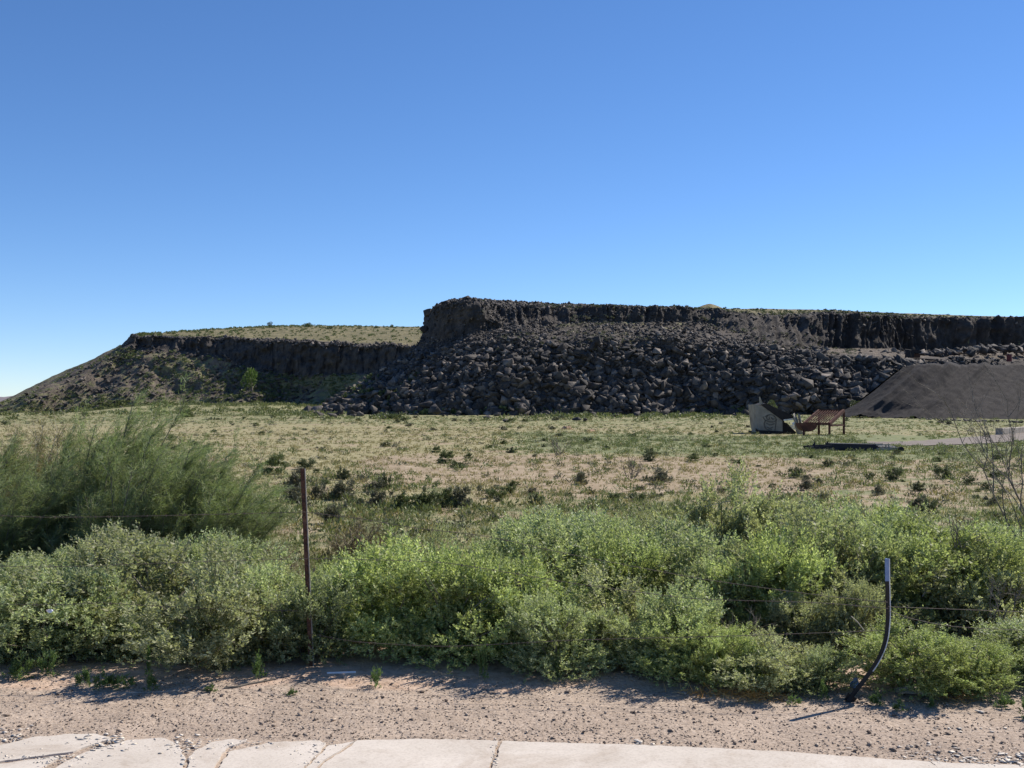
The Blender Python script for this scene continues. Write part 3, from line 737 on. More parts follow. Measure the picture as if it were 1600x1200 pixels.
# ------------------------------------------------------------------ foreground saltbushes
protos = {}
for kind, mat, seeds in (('a', 'leaf_a', (1, 2, 3)), ('b', 'leaf_b', (4, 5)), ('c', 'leaf_c', (6, 7))):
    for sdn in seeds:
        (V, Q), mb = leafy_shrub(sdn)
        protos[(kind, sdn)] = (fast_mesh('foliage', V, Q, M[mat]), mb.mesh('stems', M['bark']))
first = {}
def bush(px, t, Yc, hw, kind, label, name='saltbush', group='leafy saltbushes crowding along the fence'):
    Yc = Yc - (.12 if Yc < 8 and px < 1180 else 0)
    h = EYE - (t - HOR) * Yc / F; x = (px - 800) / F * Yc; z0 = float(gz(x, Yc)); h -= z0
    ks = [k for k in protos if k[0] == kind]; key = ks[int(abs(px) * 7) % len(ks)]
    sx = hw * 1.22 / .62; sz = h / .88; rz = (px * 1.7) % 6.28
    if key not in first:
        o = thing(name, label, 'bush', (x, Yc, z0), group); f, s = protos[key]
        link('foliage', f, o); link('stems', s, o); first[key] = o; o.scale = (sx, sx, sz); o.rotation_euler = (0, 0, rz)
    else: dup(first[key], (x, Yc, z0), rz, (sx, sx * random.uniform(.9, 1.1), sz), label, group)
BUSHES = [
 # front row
 (-130, 885, 7.9, .65, 'a', 'pale green bush past the left edge of the gravel shoulder, cut off by the frame'),
 (30, 893, 7.85, .55, 'a', 'leafy green bush at the far left end of the front row'),
 (120, 876, 7.95, .5, 'a', 'bush in the front row, second from the left, pale tips over a dark hollow'),
 (240, 838, 8.2, .85, 'c', 'tall dark fronted bush whose shaded hollow opens onto the gravel left of the rusty post'),
 (370, 852, 7.92, .62, 'c', 'grey green bush in front row midway between left edge and rusty post'),
 (420, 868, 8.1, .42, 'a', 'bush directly left of the rusty leaning post'),
 (520, 885, 8.4, .36, 'b', 'bright green bush directly right of the rusty leaning post'),
 (635, 842, 8.0, .58, 'b', 'rounded bright bush, second to the right of the rusty post'),
 (715, 860, 7.8, .54, 'b', 'yellow green bush with upright shoots in the middle of the front row'),
 (800, 872, 7.9, .58, 'b', 'sunlit yellow green bush just left of the picture centre in the front row'),
 (872, 925, 7.45, .38, 'a', 'bush casting the longest dark shadow onto the gravel near the centre'),
 (960, 893, 7.85, .58, 'c', 'brownish grey green bush with sparse twigs right of centre in the front row'),
 (1040, 915, 7.5, .42, 'a', 'green bush right of centre leaning over a ragged shadow'),
 (1085, 958, 7.25, .36, 'b', 'low bright green bush beside the orange straw'),
 (1140, 985, 7.15, .28, 'b', 'small bright bush immediately behind the orange straw'),
 (1212, 985, 7.05, .34, 'c', 'low olive bush right of the orange straw, in front of the dark hollow'),
 (1275, 1003, 7.0, .27, 'a', 'knee high sparse bush left of the bent black post'),
 (1440, 972, 6.95, .42, 'b', 'dense bright green bush directly right of the bent black post, over the grey cloth'),
 (1512, 1000, 6.95, .30, 'b', 'small bright bush at the right end of the shoulder with yellow base'),
 (1590, 965, 7.2, .42, 'a', 'green bush cut by the right edge of the photo in the front row'),
 (1700, 950, 7.4, .6, 'a', 'green bush beyond the right edge of the front row'),
 (485, 893, 7.88, .42, 'a', 'narrow bush closing the gap right behind the rusty post'),
 (-280, 890, 8.0, .7, 'a', 'front row bush well outside the left edge'), (1860, 950, 7.5, .6, 'c', 'front row bush well outside the right edge'),
 (-210, 870, 9.3, .7, 'c', 'second row bush outside the left edge'), (1850, 825, 9.3, .7, 'c', 'second row grey bush well outside the right edge'),
 (2000, 900, 8.0, .75, 'a', 'bush far outside the right edge in the front row'), (2180, 930, 8.0, .7, 'b', 'bright bush far outside the right edge'), (2010, 830, 9.4, .8, 'b', 'bright second row bush far outside the right edge'), (2190, 830, 9.6, .8, 'c', 'grey second row bush far outside the right edge'), (1720, 800, 11.4, .7, 'a', 'third row bush outside the right edge'), (1880, 800, 11.6, .7, 'c', 'grey third row bush outside the right edge'), (-420, 870, 8.6, .8, 'c', 'grey bush far outside the left edge'),
 # second row
 (-60, 880, 9.2, .7, 'c', 'grey green bush behind the front row at the far left'),
 (70, 868, 9.3, .6, 'a', 'bush of the second row below the brownish feathery shrubs at left'),
 (195, 830, 9.2, .6, 'c', 'pale tipped bush of the second row in front of the tall feathery shrubs'),
 (270, 826, 9.4, .5, 'a', 'highest pale bush of the second row left of the rusty post'),
 (365, 838, 9.4, .55, 'a', 'second row bush in front of the lower feathery shrubs'),
 (440, 868, 9.3, .42, 'c', 'small yellowing bush behind the rusty post on its left'),
 (688, 822, 10.2, .30, 'c', 'narrow grey bush standing alone behind the centre left bushes'),
 (790, 830, 9.7, .42, 'a', 'rounded bush of the second row left of centre'),
 (838, 800, 10.8, .5, 'a', 'bush whose top first breaks above the others left of centre'),
 (895, 800, 9.4, .7, 'a', 'second row bush at the middle of the photo with a dark hollow below'),
 (975, 835, 9.0, .42, 'b', 'bright second row bush right of the centre'),
 (1060, 818, 9.2, .66, 'a', 'second row bush below the isolated tall rounded bush'),
 (1140, 855, 8.5, .42, 'a', 'bush left of the dark hollow with barbed wire'),
 (1205, 830, 8.4, .48, 'b', 'bright green bush rising over the left half of the dark hollow'),
 (1300, 795, 8.6, .72, 'c', 'big grey green bush whose shaded underside makes the dark hollow'),
 (1375, 800, 8.9, .55, 'a', 'bush directly behind the bent black post'),
 (1470, 805, 9.0, .66, 'b', 'bright bush behind and right of the bent black post'),
 (1530, 838, 8.8, .5, 'c', 'twiggy grey bush between the bent black post and the right edge'),
 (1600, 825, 9.1, .5, 'a', 'bush of the second row under the bare branches at the right edge'),
 (1710, 820, 9.3, .6, 'a', 'second row bush outside the right edge'),
 (1345, 905, 7.9, .30, 'c', 'small sparse bush in the hollow immediately left of the bent black post'),
 (1255, 930, 7.9, .30, 'c', 'shaded bush deep inside the dark hollow'),
 # third row
 (1000, 803, 11.6, .5, 'c', 'third row bush peeping over the bright ones left of the tall rounded bush'),
 (1128, 735, 12.2, .72, 'c', 'tall rounded grey green bush standing highest above the thicket'),
 (1212, 782, 12.2, .45, 'c', 'dark grey green bush leaning against the tall rounded one on its right'),
 (1275, 792, 11.6, .5, 'a', 'third row bush with thin upright tips right of the tall rounded bush'),
 (1345, 778, 11.2, .55, 'a', 'third row bush highest in the right part of the thicket'),
 (1420, 802, 11.2, .5, 'c', 'third row bush behind the bright one at right'),
 (940, 800, 11.4, .45, 'a', 'third row bush above the centre of the thicket'),
 (1560, 815, 11.5, .6, 'a', 'third row bush near the right edge beneath the bare twigs'),
 (130, 862, 10.6, .5, 'a', 'third row bush in the shade of the feathery shrubs')]
for b in BUSHES: bush(*b)

# ------------------------------------------------------------------ feathery tamarisk thicket at the left
(V, Q), mb = feathery_shrub(21, .75, 2.0, 38, (.50, .05), 38, 36); tA = (fast_mesh('foliage', V, Q, M['tama']), mb.mesh('branches', M['bark']))
(V, Q), mb = feathery_shrub(22, .8, 2.0, 38, (.60, .0), 38, 36); tB = (fast_mesh('foliage', V, Q, M['tama']), mb.mesh('branches', M['bark']))
(V, Q), mb = feathery_shrub(23, .7, 2.0, 30, (.3, .05), 26, 26); tC = (fast_mesh('foliage', V, Q, M['tama_brown']), mb.mesh('branches', M['bark_pale']))
ft = {}
for (px, t, Yc, sw, v_, lab) in [
    (-110, 655, 12.2, 1.0, 0, 'feathery shrub outside the left edge'),
    (15, 662, 12.8, .9, 2, 'brownish feathery shrub with bare pale twigs at the left edge'),
    (55, 648, 13.2, .8, 2, 'brownish feathery shrub behind the green ones, second brown one from the left edge'),
    (-20, 700, 11.2, .8, 0, 'dark feathery shrub cut by the left edge with crooked dead branches'),
    (95, 645, 12.0, 1.0, 0, 'feathery green shrub, second from the left edge'),
    (140, 612, 12.2, 1.05, 1, 'tallest feathery shrub, its tip crossing the dark hillside'),
    (170, 672, 11.2, .95, 0, 'dark feathery shrub in front of the tallest one'),
    (240, 690, 11.6, .9, 1, 'lower feathery shrub streaming to the right in the thicket middle'),
    (288, 700, 11.4, .85, 1, 'feathery shrub with a pointed plume, right half of the thicket'),
    (338, 765, 11.2, .7, 0, 'low right hand feathery shrub ending the thicket')]:
    h = EYE - (t - HOR) * Yc / F; x = (px - 800) / F * Yc; z0 = float(gz(x, Yc)); sc = (sw, sw, (h - z0) / 2.0)
    if v_ not in ft:
        o = thing('feathery_shrub', lab, 'shrub', (x, Yc, z0), 'feathery shrubs in the thicket at left'); ft[v_] = o; o.scale = sc
        f, s = (tA, tB, tC)[v_]; link('foliage', f, o); link('branches', s, o)
    else: dup(ft[v_], (x, Yc, z0), random.uniform(-.4, .4), sc, lab)
# dry brown shrub behind the rusty post
(V, Q), mb = feathery_shrub(31, .45, .95, 24, (.12, 0), 16, 14, .006, .12)
g = G(540, 905); g = np.array([(545 - 800) / F * 12.5, 12.5, 0]); g[2] = float(gz(g[0], g[1]))
M['tan_twig'] = leaf_mat('tan_twigs', (.16, .12, .06), (.24, .19, .09), (.32, .26, .13), trans=.15)
o = thing('dry_shrub', 'dry brown wispy shrub on a dark stem just right of the rusty post', 'shrub', g)
o.scale = (.9, .9, .52); link('foliage', fast_mesh('foliage', V, Q, M['tan_twig']), o); mb.build('branches', M['bark'], o)
g = np.array([(425 - 800) / F * 10.8, 10.8, 0]); g[2] = float(gz(g[0], g[1]))
o = dup(o, g, 1.0, (.8, .8, .45), 'low yellow tan dry shrub left of the rusty post behind the bushes')

# bare shrub at the right edge
def bare_tree(seed, base, h, lean, n=9, spread=.5, mat='bark', r0=.02, depth=3):
    r = np.random.default_rng(seed); mb = MB()
    def grow(p, d, L, rad, lev):
        P = [p]; dd = d.copy()
        for k in range(5):
            dd = unit(dd + r.normal(size=3) * .14 + np.array([0, 0, .05])); P.append(P[-1] + dd * L / 5)
        mb.tube(P, list(np.linspace(rad, rad * .45, 6)), 5 if lev == 0 else 4, False)
        if lev < depth:
            for k in range(4 if lev else 5):
                i = r.integers(2, 6); grow(P[i], unit(dd + r.normal(size=3) * .55 + np.array([0, 0, .15])), L * r.uniform(.4, .65), rad * .5, lev + 1)
    for k in range(n):
        grow(np.array([r.normal() * .04, r.normal() * .04, -.03]), unit(np.array([lean[0], lean[1], 1]) + r.normal(size=3) * spread * np.array([1, 1, .3])), h * r.uniform(.5, .8), r0, 0)
    o = mb.build('branches', M[mat]); return o
base_ = np.array([(1632 - 800) / F * 10.0, 10.0, 0.0]); base_[2] = float(gz(base_[0], base_[1]))
t = thing('bare_shrub', 'leafless dark shrub reaching in from the right edge with thin crooked branches', 'shrub', base_)
o = bare_tree(3, base_, 1.9, (-.08, 0), 4, .15, 'bark', .012); o.parent = t
for (px, py, hh, sdv, lab, mt) in [(987, 748, 34, 8, 'leafless twiggy plant alone on the pink soil', 'bark'), (872, 712, 30, 9, 'dead thin stemmed plant at the edge of the green patch', 'bark')]:
    g = G(px, py); t = thing('dead_plant', lab, 'plant', g); o = bare_tree(sdv, g, hh * g[1] / F * 1.1, (0, 0), 7, .42, mt, .012, 2); o.parent = t

# ------------------------------------------------------------------ shrubs of the field
FS = {}
for kind, mat, sd0 in (('g', 'sage', 50), ('y', 'sage_grey', 60), ('d', 'sage_dark', 70)):
    for j in range(3):
        (V, Q), mb = leafy_shrub(sd0 + j, .5, .62, 480, 8, .060, .026, 8, .13)
        FS[(kind, j)] = fast_mesh('field_shrub', V, Q, M[mat])
fs_first = {}
def field_shrub(p, w, h, kind, label, group=None, name='field_shrub'):
    j = int(abs(p[0] * 31 + p[1] * 7)) % 3; k = (kind, j)
    if k not in fs_first: o = link(name, FS[k]); fs_first[k] = o
    else: o = fs_first[k].copy(); COL.objects.link(o); o.name = name
    if 'group' in o.keys() and not group: del o['group']
    o.location = tuple(p); o.scale = (w, w, h / .66); o.rotation_euler = (0, 0, (p[0] * 13) % 6.28)
    tag(o, label, 'shrub', group)
NAMED = [
 (428, 741, 42, 28, 'g', 'green shrub on the tan field left of the rusty post top'),
 (478, 733, 34, 14, 'd', 'small dark shrub showing just over the rusty post top'),
 (461, 772, 34, 34, 'y', 'ashen shrub half hidden left of the upper rusty post'),
 (460, 785, 40, 26, 'y', 'grey shrub at the left side of the rusty post below the ashen one'),
 (497, 780, 30, 24, 'y', 'pale grey shrub just right of the upper rusty post'),
 (536, 750, 26, 18, 'd', 'round dark shrub above the grey one right of the rusty post'),
 (536, 780, 44, 30, 'y', 'wide grey shrub below the round dark one'),
 (522, 817, 38, 30, 'y', 'dark grey shrub with upright twigs near the upper wire'),
 (602, 764, 28, 22, 'd', 'dark green round shrub on the edge of the pink soil'),
 (583, 768, 30, 16, 'y', 'low grey shrub leaning left of the dark green round one'),
 (555, 790, 28, 15, 'g', 'small green shrub left of the long grey green clump'),
 (592, 792, 38, 26, 'y', 'left end shrub of the long grey green clump'),
 (628, 798, 46, 30, 'g', 'second shrub of the long grey green clump, dark below'),
 (662, 796, 52, 36, 'g', 'middle and highest shrub of the long grey green clump'),
 (700, 792, 40, 30, 'g', 'green shrub right of the middle of the long clump'),
 (722, 792, 44, 34, 'y', 'right end shrub of the long clump with black shade under it'),
 (775, 778, 34, 18, 'g', 'shrub beside a pale dead stick right of the long clump'),
 (793, 770, 26, 14, 'g', 'small shrub between the long clump and the lone grey tuft'),
 (697, 724, 28, 18, 'g', 'green shrub of two beyond the pink soil, left'),
 (716, 731, 34, 12, 'g', 'flat green shrub touching the one beyond the pink soil'),
 (908, 757, 24, 20, 'y', 'lone grey tuft standing on the pink soil'),
 (1030, 756, 40, 20, 'y', 'wide greyish shrub on the right part of the pink soil'),
 (836, 788, 26, 15, 'd', 'dark shrub just above the thicket left of centre'),
 (996, 782, 26, 14, 'g', 'shrub above the thicket near the photo centre line'),
 (960, 785, 24, 13, 'g', 'small shrub left of the one above the thicket centre'),
 (1083, 722, 22, 10, 'g', 'small olive shrub between green patch and pink soil right of centre'),
 (1246, 746, 26, 14, 'd', 'dark shrub right of the tall rounded bush'),
 (1258, 766, 26, 16, 'y', 'grey shrub behind the tips right of the tall rounded bush'),
 (1293, 730, 22, 10, 'd', 'low dark shrub below the long black conveyor'),
 (1396, 751, 26, 17, 'd', 'round dark shrub on bare ground in the right part of the field'),
 (1436, 767, 26, 13, 'd', 'dark brown low shrub right of the round dark one'),
 (1374, 773, 22, 14, 'y', 'small grey shrub below the round dark one'),
 (1472, 748, 30, 18, 'd', 'twin lobed dark shrub at right'),
 (1516, 757, 24, 11, 'd', 'flat dark shrub near the right edge'),
 (1432, 795, 34, 18, 'y', 'grey shrub just above the thicket at right'),
 (1452, 804, 34, 20, 'd', 'dark shrub touching the grey one above the thicket at right'),
 (1555, 745, 30, 12, 'g', 'olive shrub left of the bare branches'),
 (1550, 790, 26, 14, 'y', 'grey shrub left of the lower bare branches')]
for (px, py, w, h, kd, lab) in NAMED:
    g = G(px, py); k = g[1] / F; field_shrub(g, w * k * 1.25, h * k * 1.15, kd, lab)
r = np.random.default_rng(9); cnt = 0
while cnt < 250:
    px = r.uniform(-60, 1660); py = 648 + 165 * r.random() ** 1.25
    if 560 < px < 1250 and 714 < py < 758 and r.random() < .85: continue
    if px < 800 and 668 < py < 715 and r.random() < .5: continue
    if 1170 < px < 1420 and 660 < py < 706: continue
    if px > 1340 and 668 < py < 700 and r.random() < .8: continue
    g = G(px, py); k = g[1] / F
    gn = (px > 780 and 678 < py < 722)
    w = r.uniform(9, 26) * k * (.7 if py < 680 else 1) ; h = w * r.uniform(.28, .5)
    kd = r.choice(['g', 'd', 'y'], p=[.62, .3, .08] if gn else [.4, .25, .35])
    where = 'in the green patch of the field' if gn else ('at the far edge of the field near the rubble' if py < 672 else ('on the tan left part of the field' if px < 800 else 'on the right part of the field'))
    field_shrub(g, w, h, kd, 'small %s low shrub %s' % ({'g': 'green', 'd': 'dark', 'y': 'greyish'}[kd], where), 'low shrubs dotted over the field'); cnt += 1

# ------------------------------------------------------------------ ground cover (stuff)
T0 = [(1352, 690.5), (1380, 691), (1420, 690), (1470, 687), (1520, 683), (1570, 678), (1620, 673), (1700, 667)]; T1 = [(1350, 692), (1380, 696), (1420, 697), (1480, 696), (1530, 694), (1585, 690), (1640, 684), (1730, 675)]
def off_path(x, y):
    """False on the bare track and on the sandy patch beside it"""
    px = 800 + F * x / y; py = HOR + (EYE - gz(x, y)) * F / y; w = 1.2 * vnoise(px * .08, py * .3, 0., 4)
    on = (px > 1352) & (py > np.interp(px, *zip(*T0)) - .8 + w) & (py < np.interp(px, *zip(*T1)) + .8 + w)
    sand = (px > 1342) & (px < 1446) & (py > 680 + w * 2) & (py < 691) & (vnoise(px * .12, py * .5, 0., 6) > -.5)
    return ~(on | sand)
def tufts(pts, hgt, per, wd, r):
    n = len(pts); base = np.repeat(pts, per, 0) + np.concatenate([r.normal(size=(n * per, 2)) * np.repeat(hgt, per)[:, None] * .45, np.zeros((n * per, 1))], 1)
    d = unit(np.concatenate([r.normal(size=(n * per, 2)) * .5, np.ones((n * per, 1))], 1)); H = np.repeat(hgt, per)[:, None] * r.uniform(.5, 1.2, (n * per, 1))
    s = unit(np.cross(d, r.normal(size=(n * per, 3)))); w = np.repeat(wd, per)[:, None]
    V = np.stack([base - s * w, base + s * w, base + d * H], 1).reshape(-1, 3); return V, np.arange(3 * n * per).reshape(-1, 3)
def cover(name, n, mat, test, hr, label, cat, seed, ymin=8.5, ymax=150):
    r = np.random.default_rng(seed); Yv = ymin * (ymax / ymin) ** r.random(n); Xv = Yv * r.uniform(-.56, .66, n)
    g, b, s = zones(Xv, Yv); pn = fbm(Xv * .5, Yv * .35, 0., 3, seed); keep = test(g, b, pn, r.random(n)) & off_path(Xv, Yv); Xv, Yv = Xv[keep], Yv[keep]
    P = np.stack([Xv, Yv, gz(Xv, Yv) - .005], -1); k = Yv / F
    H = r.uniform(hr[0], hr[1], len(Xv)) * (1 + .0 * Yv); wd = np.maximum(.003, .55 * k)
    V, Q = tufts(P, H, 7, wd, r)
    tag(link(name, fast_mesh(name, V, Q, M[mat])), label, cat, kind='stuff')
cover('dry_grass', 60000, 'grass_dry', lambda g, b, n, q: (q < .75 * (1 - g) + .2 * n - .2 * b), (.03, .12), 'short dry tan grass covering the field', 'grass', 201)
cover('ground_cover', 60000, 'grass_green', lambda g, b, n, q: (q < 1.5 * (g - .25) + .5 * n) , (.05, .17), 'low green weeds in patches over the field', 'ground cover', 202)
def clumps(name, n, mat, test, sr, label, seed, per=34):
    r = np.random.default_rng(seed); Yv = 10 * (150 / 10) ** (r.random(n) ** .8); Xv = Yv * r.uniform(-.56, .56, n)
    g, b, s = zones(Xv, Yv); pn = fbm(Xv * .4, Yv * .3, 0., 3, seed + 1); kp = test(g, b, pn, r.random(n)) & off_path(Xv, Yv); Xv, Yv = Xv[kp], Yv[kp]; m = len(Xv)
    P = np.stack([Xv, Yv, gz(Xv, Yv)], -1); S = r.uniform(*sr, m) * (1 + .006 * Yv); c = np.repeat(P, per, 0); sz = np.repeat(S, per)[:, None]
    d = unit(r.normal(size=(m * per, 3))); d[:, 2] = np.abs(d[:, 2]); bs = c + d * sz * np.array([.55, .55, .4]) * r.uniform(.2, 1, (m * per, 1))
    V, Q = leaves(bs, unit(d + r.normal(size=(m * per, 3)) * .5 + [0, 0, .6]), sz[:, 0] * .22, sz[:, 0] * .09, r)
    tag(link(name, fast_mesh(name, V, Q, M[mat])), label, 'weeds', kind='stuff')
clumps('olive_clumps', 9500, 'sage_lo', lambda g, b, n, q: q < .34 + .8 * (g - .25) + .5 * n - .1 * b, (.12, .36), 'small olive weed clumps mottling the field', 401)
clumps('tan_clumps', 5000, 'grass_dry', lambda g, b, n, q: q < .5 - .3 * g + .35 * n - .1 * b, (.12, .30), 'small tan grass clumps mottling the field', 402)
clumps('grey_clumps', 2500, 'sage_grey', lambda g, b, n, q: q < .45 + .5 * n - .1 * b, (.12, .32), 'small greyish weed clumps over the field', 403)
# vegetation on mesa slopes and skyline
def slope_scrub(name, mesa, nn, ur, vr, hr, mat, label, seed, thr=-.1, pern=26):
    r = np.random.default_rng(seed); u = r.uniform(*ur, nn); v = r.uniform(*vr, nn); P = mesa.at(u, v)
    keep = fbm(P[:, 0] * .07, P[:, 1] * .07, P[:, 2] * .1, 3, seed) > thr; P = P[keep]; n = len(P)
    S = r.uniform(*hr, n) * r.uniform(.5, 1, n); c = np.repeat(P, pern, 0); s = np.repeat(S, pern)[:, None]
    d = unit(r.normal(size=(n * pern, 3))); d[:, 2] = np.abs(d[:, 2]); b = c + d * s * .5 * np.array([1, 1, .8]) * r.uniform(.3, 1, (n * pern, 1))
    V, Q = leaves(b, unit(d + r.normal(size=(n * pern, 3)) * .5 + [0, 0, .5]), s[:, 0] * .42, s[:, 0] * .22, r)
    tag(link(name, fast_mesh(name, V, Q, M[mat])), label, 'scrub', kind='stuff')
slope_scrub('hillside_scrub', ML, 3400, (.6, 7), (0.05, 1.9), (.35, 1.0), 'sage', 'sparse green scrub over the left hillside', 301, -.15)
slope_scrub('hilltop_scrub', ML, 1500, (.9, 9), (3.05, 5.4), (.4, 1.1), 'sage', 'low scrub dotting the grassy top of the left mesa', 302, -.4)
slope_scrub('rim_scrub', MR, 1700, (3.2, 12.8), (3.95, 5.0), (.3, .8), 'sage_dark', 'low scrub along the rim of the right mesa', 303, -.5)
slope_scrub('ledge_scrub', MR, 800, (3.6, 9.4), (1.7, 3.4), (.35, .9), 'sage_grey', 'dull scrub growing on ledges above the boulders', 304, -.05)
slope_scrub('foot_scrub', MR, 900, (.6, 11), (0.0, .16), (.6, 1.7), 'sage', 'green scrub fringing the foot of the rubble slope', 305, -.3, 40)
slope_scrub('flank_scrub', MR, 350, (.6, 2.1), (0.0, 1.3), (.5, 1.5), 'sage', 'green scrub between boulders on the left flank', 306, -.2)

slope_scrub('hill_foot_scrub', ML, 1600, (.6, 8), (0.0, .55), (.5, 1.5), 'sage_lo', 'olive scrub at the foot of the left hillside', 307, -.35, 34)
r = np.random.default_rng(311); n = 2600; Yv = r.uniform(118, 214, n); Xv = Yv * r.uniform(-.55, .30, n); kp = (fbm(Xv * .06, Yv * .03, 0., 3, 5) > -.15) & (r.random(n) < sstep(110, 170, Yv) + .25) & ~((Yv > 150) & (Xv > -25)); Xv, Yv = Xv[kp], Yv[kp]
m = len(Xv); P = np.stack([Xv, Yv, gz(Xv, Yv)], -1); S = r.uniform(.4, 1.3, m); c = np.repeat(P, 36, 0); sz = np.repeat(S, 36)[:, None]; d = unit(r.normal(size=(m * 36, 3))); d[:, 2] = np.abs(d[:, 2])
V, Q = leaves(c + d * sz * np.array([.8, .8, .42]) * r.uniform(.3, 1, (m * 36, 1)), unit(d + r.normal(size=(m * 36, 3)) * .5 + [0, 0, .4]), sz[:, 0] * .3, sz[:, 0] * .15, r)
tag(link('edge_scrub', fast_mesh('edge_scrub', V, Q, M['sage_lo'])), 'low olive scrub along the far edge of the field before the mesas', 'scrub', kind='stuff')
# individual trees and shrubs on the mesa
def hill_tree(px, py, w, h, Yv, label, seed, trunk=True, mat='sage'):
    p = W(px, py, Yv); k = Yv / F; r = np.random.default_rng(seed)
    t = thing('small_tree' if trunk else 'hilltop_shrub', label, 'tree' if trunk else 'shrub', p)
    n = 900; q, d, c = shrub_volume(r, n, w * k * .5, h * k, 7)
    q[:, 2] += .12 * h * k
    V, Q = leaves(q, unit(d + [0, 0, .6] + r.normal(size=(n, 3)) * .4), r.uniform(.25, .5, n) * w * k * .22, r.uniform(.25, .5, n) * w * k * .11, r)
    link('crown', fast_mesh('crown', V, Q, M[mat]), t)
    mb = MB()
    for j in range(5):
        e = c[j][:3] * [1, 1, 1]; mb.tube([(0, 0, -.3), e * .4 + [0, 0, .1], e], [.05 * h * k, .03 * h * k, .012 * h * k], 5, False)
    mb.build('trunk', M['bark'], t)
M['bright'] = leaf_mat('bright_tree_leaves', (.07, .12, .03), (.10, .16, .04), (.14, .20, .06), trans=.3)
hill_tree(394, 608, 34, 32, 222, 'bright green small tree alone on the left hillside beside the dark shadow', 1, True, 'bright')
for i, (px, py, w, h, Yv, lab) in enumerate([
    (422, 512, 12, 8, 300, 'small dark bush on the skyline left end of the mesa top'),
    (481, 512, 16, 7, 305, 'spreading bush on the skyline, second from the left'),
    (517, 520, 15, 10, 285, 'dark round bush on the grassy top below the skyline, leftmost'),
    (529, 519, 7, 6, 285, 'tiny bush touching the dark round one on the mesa top'),
    (563, 519, 12, 9, 287, 'round dark bush in the middle of the grassy mesa top'),
    (588, 516, 10, 7, 290, 'small dark bush on the grassy top nearer the promontory'),
    (600, 513, 5, 4, 310, 'speck of a bush on the skyline left of the promontory'),
    (613, 513, 9, 5, 310, 'small bush on the skyline nearest the promontory'),
    (292, 660, 34, 18, 130, 'grey green shrub at the foot of the left hillside'),
    (333, 668, 60, 10, 120, 'long low dark shrub at the foot of the hillside, left one'),
    (372, 667, 50, 9, 120, 'long low dark shrub at the foot of the hillside, right one'),
    (605, 661, 56, 12, 128, 'long dark shrub on the grass below the boulders at left'),
    (1336, 638, 18, 12, 140, 'green shrub between boulders and the dark pile'),
    (1207, 640, 22, 12, 140, 'green shrub just above the grey hopper')]):
    hill_tree(px, py, w, h, Yv, lab, 20 + i, False, 'sage_dark' if 'dark' in lab else 'sage')

# ------------------------------------------------------------------ dirt track to the right
mb = MB()
A, B = [], []
for P, O in ((T0, A), (T1, B)):
    t = np.linspace(0, len(P) - 1 - 1e-6, 60); q = catmull(np.array(P, float), t)
    for k, (px, py) in enumerate(q): O.append(G(px, py + .35 * math.sin(k * 1.3)))
vs, fsx = [], []
for k in range(60):
    for j in range(7):
        p = A[k] * (1 - j / 6) + B[k] * j / 6; vs.append((p[0], p[1], float(gz(p[0], p[1])) + .03))
for k in range(59):
    for j in range(6): fsx.append((k * 7 + j, k * 7 + j + 1, k * 7 + 8 + j, k * 7 + 7 + j))
mb.add(vs, fsx)
struct(mb.build('path', surf('grey_track', [(.3, (.14, .117, .098)), (.7, (.215, .182, .155))], 1.0, .95, .5, 8, .03)))

# ------------------------------------------------------------------ quarry machinery
def xz(px, py, Yv): return W(px, py, Yv)
# grey hopper
Yh = 80.0; g0 = G(1205, 678); Yh = float(g0[1]); k = Yh / F
hp = thing('hopper', 'weathered grey slant topped loading hopper with faded spray painted marks', 'hopper', (g0[0], Yh, g0[2]))
def rel(px, py, dy=0.0):
    p = W(px, py, Yh + 0); return (p[0] - g0[0], dy, p[2] - g0[2])
def panel(name, poly, dy0, dy1, mat, parent):
    mb = MB(); mb.prism([rel(a, b, dy0) for a, b in poly], (0, dy1 - dy0, 0)); return mb.build(name, M[mat], parent)
side = [(1180, 632), (1190, 633.5), (1222.5, 656.5), (1223, 677), (1186, 676.5), (1183, 660)]
panel('side_wall', side, 0, .06, 'bin', hp)
panel('side_wall', side, 2.3, 2.36, 'bin', hp)
panel('back_wall', [(1180, 632), (1182, 632), (1188, 676), (1186, 676)], .062, 2.298, 'bin', hp)
panel('sloped_lid', [(1188.5, 632.5), (1196, 629.6), (1241, 650.5), (1240.5, 655.4), (1223, 657.3)], -.05, 2.4, 'bin_dark', hp)
panel('front_wall', [(1223.5, 656), (1226, 656), (1226, 677), (1223.5, 677)], .1, 2.3, 'bin_dark', hp)
panel('trim', [(1224, 655.4), (1239, 653.6), (1239, 656.0), (1224, 657.6)], -.08, -.03, 'white', hp)
panel('base_skid', [(1180.5, 669), (1185, 672), (1224, 674), (1240, 677), (1240, 679), (1181, 678)], -.06, -.005, 'bin_dark', hp)
panel('base_skid', [(1181, 674), (1240, 676), (1240, 679), (1181, 678)], 2.4, 2.5, 'bin_dark', hp)
panel('spout', [(1226.5, 660), (1231, 661), (1246, 676), (1243, 679), (1226.5, 679)], .3, 1.6, 'bin_dark', hp)
panel('stay', [(1186.5, 620), (1188, 620), (1192.5, 631), (1187, 631.8)], .05, .12, 'bin', hp)
mb = MB()
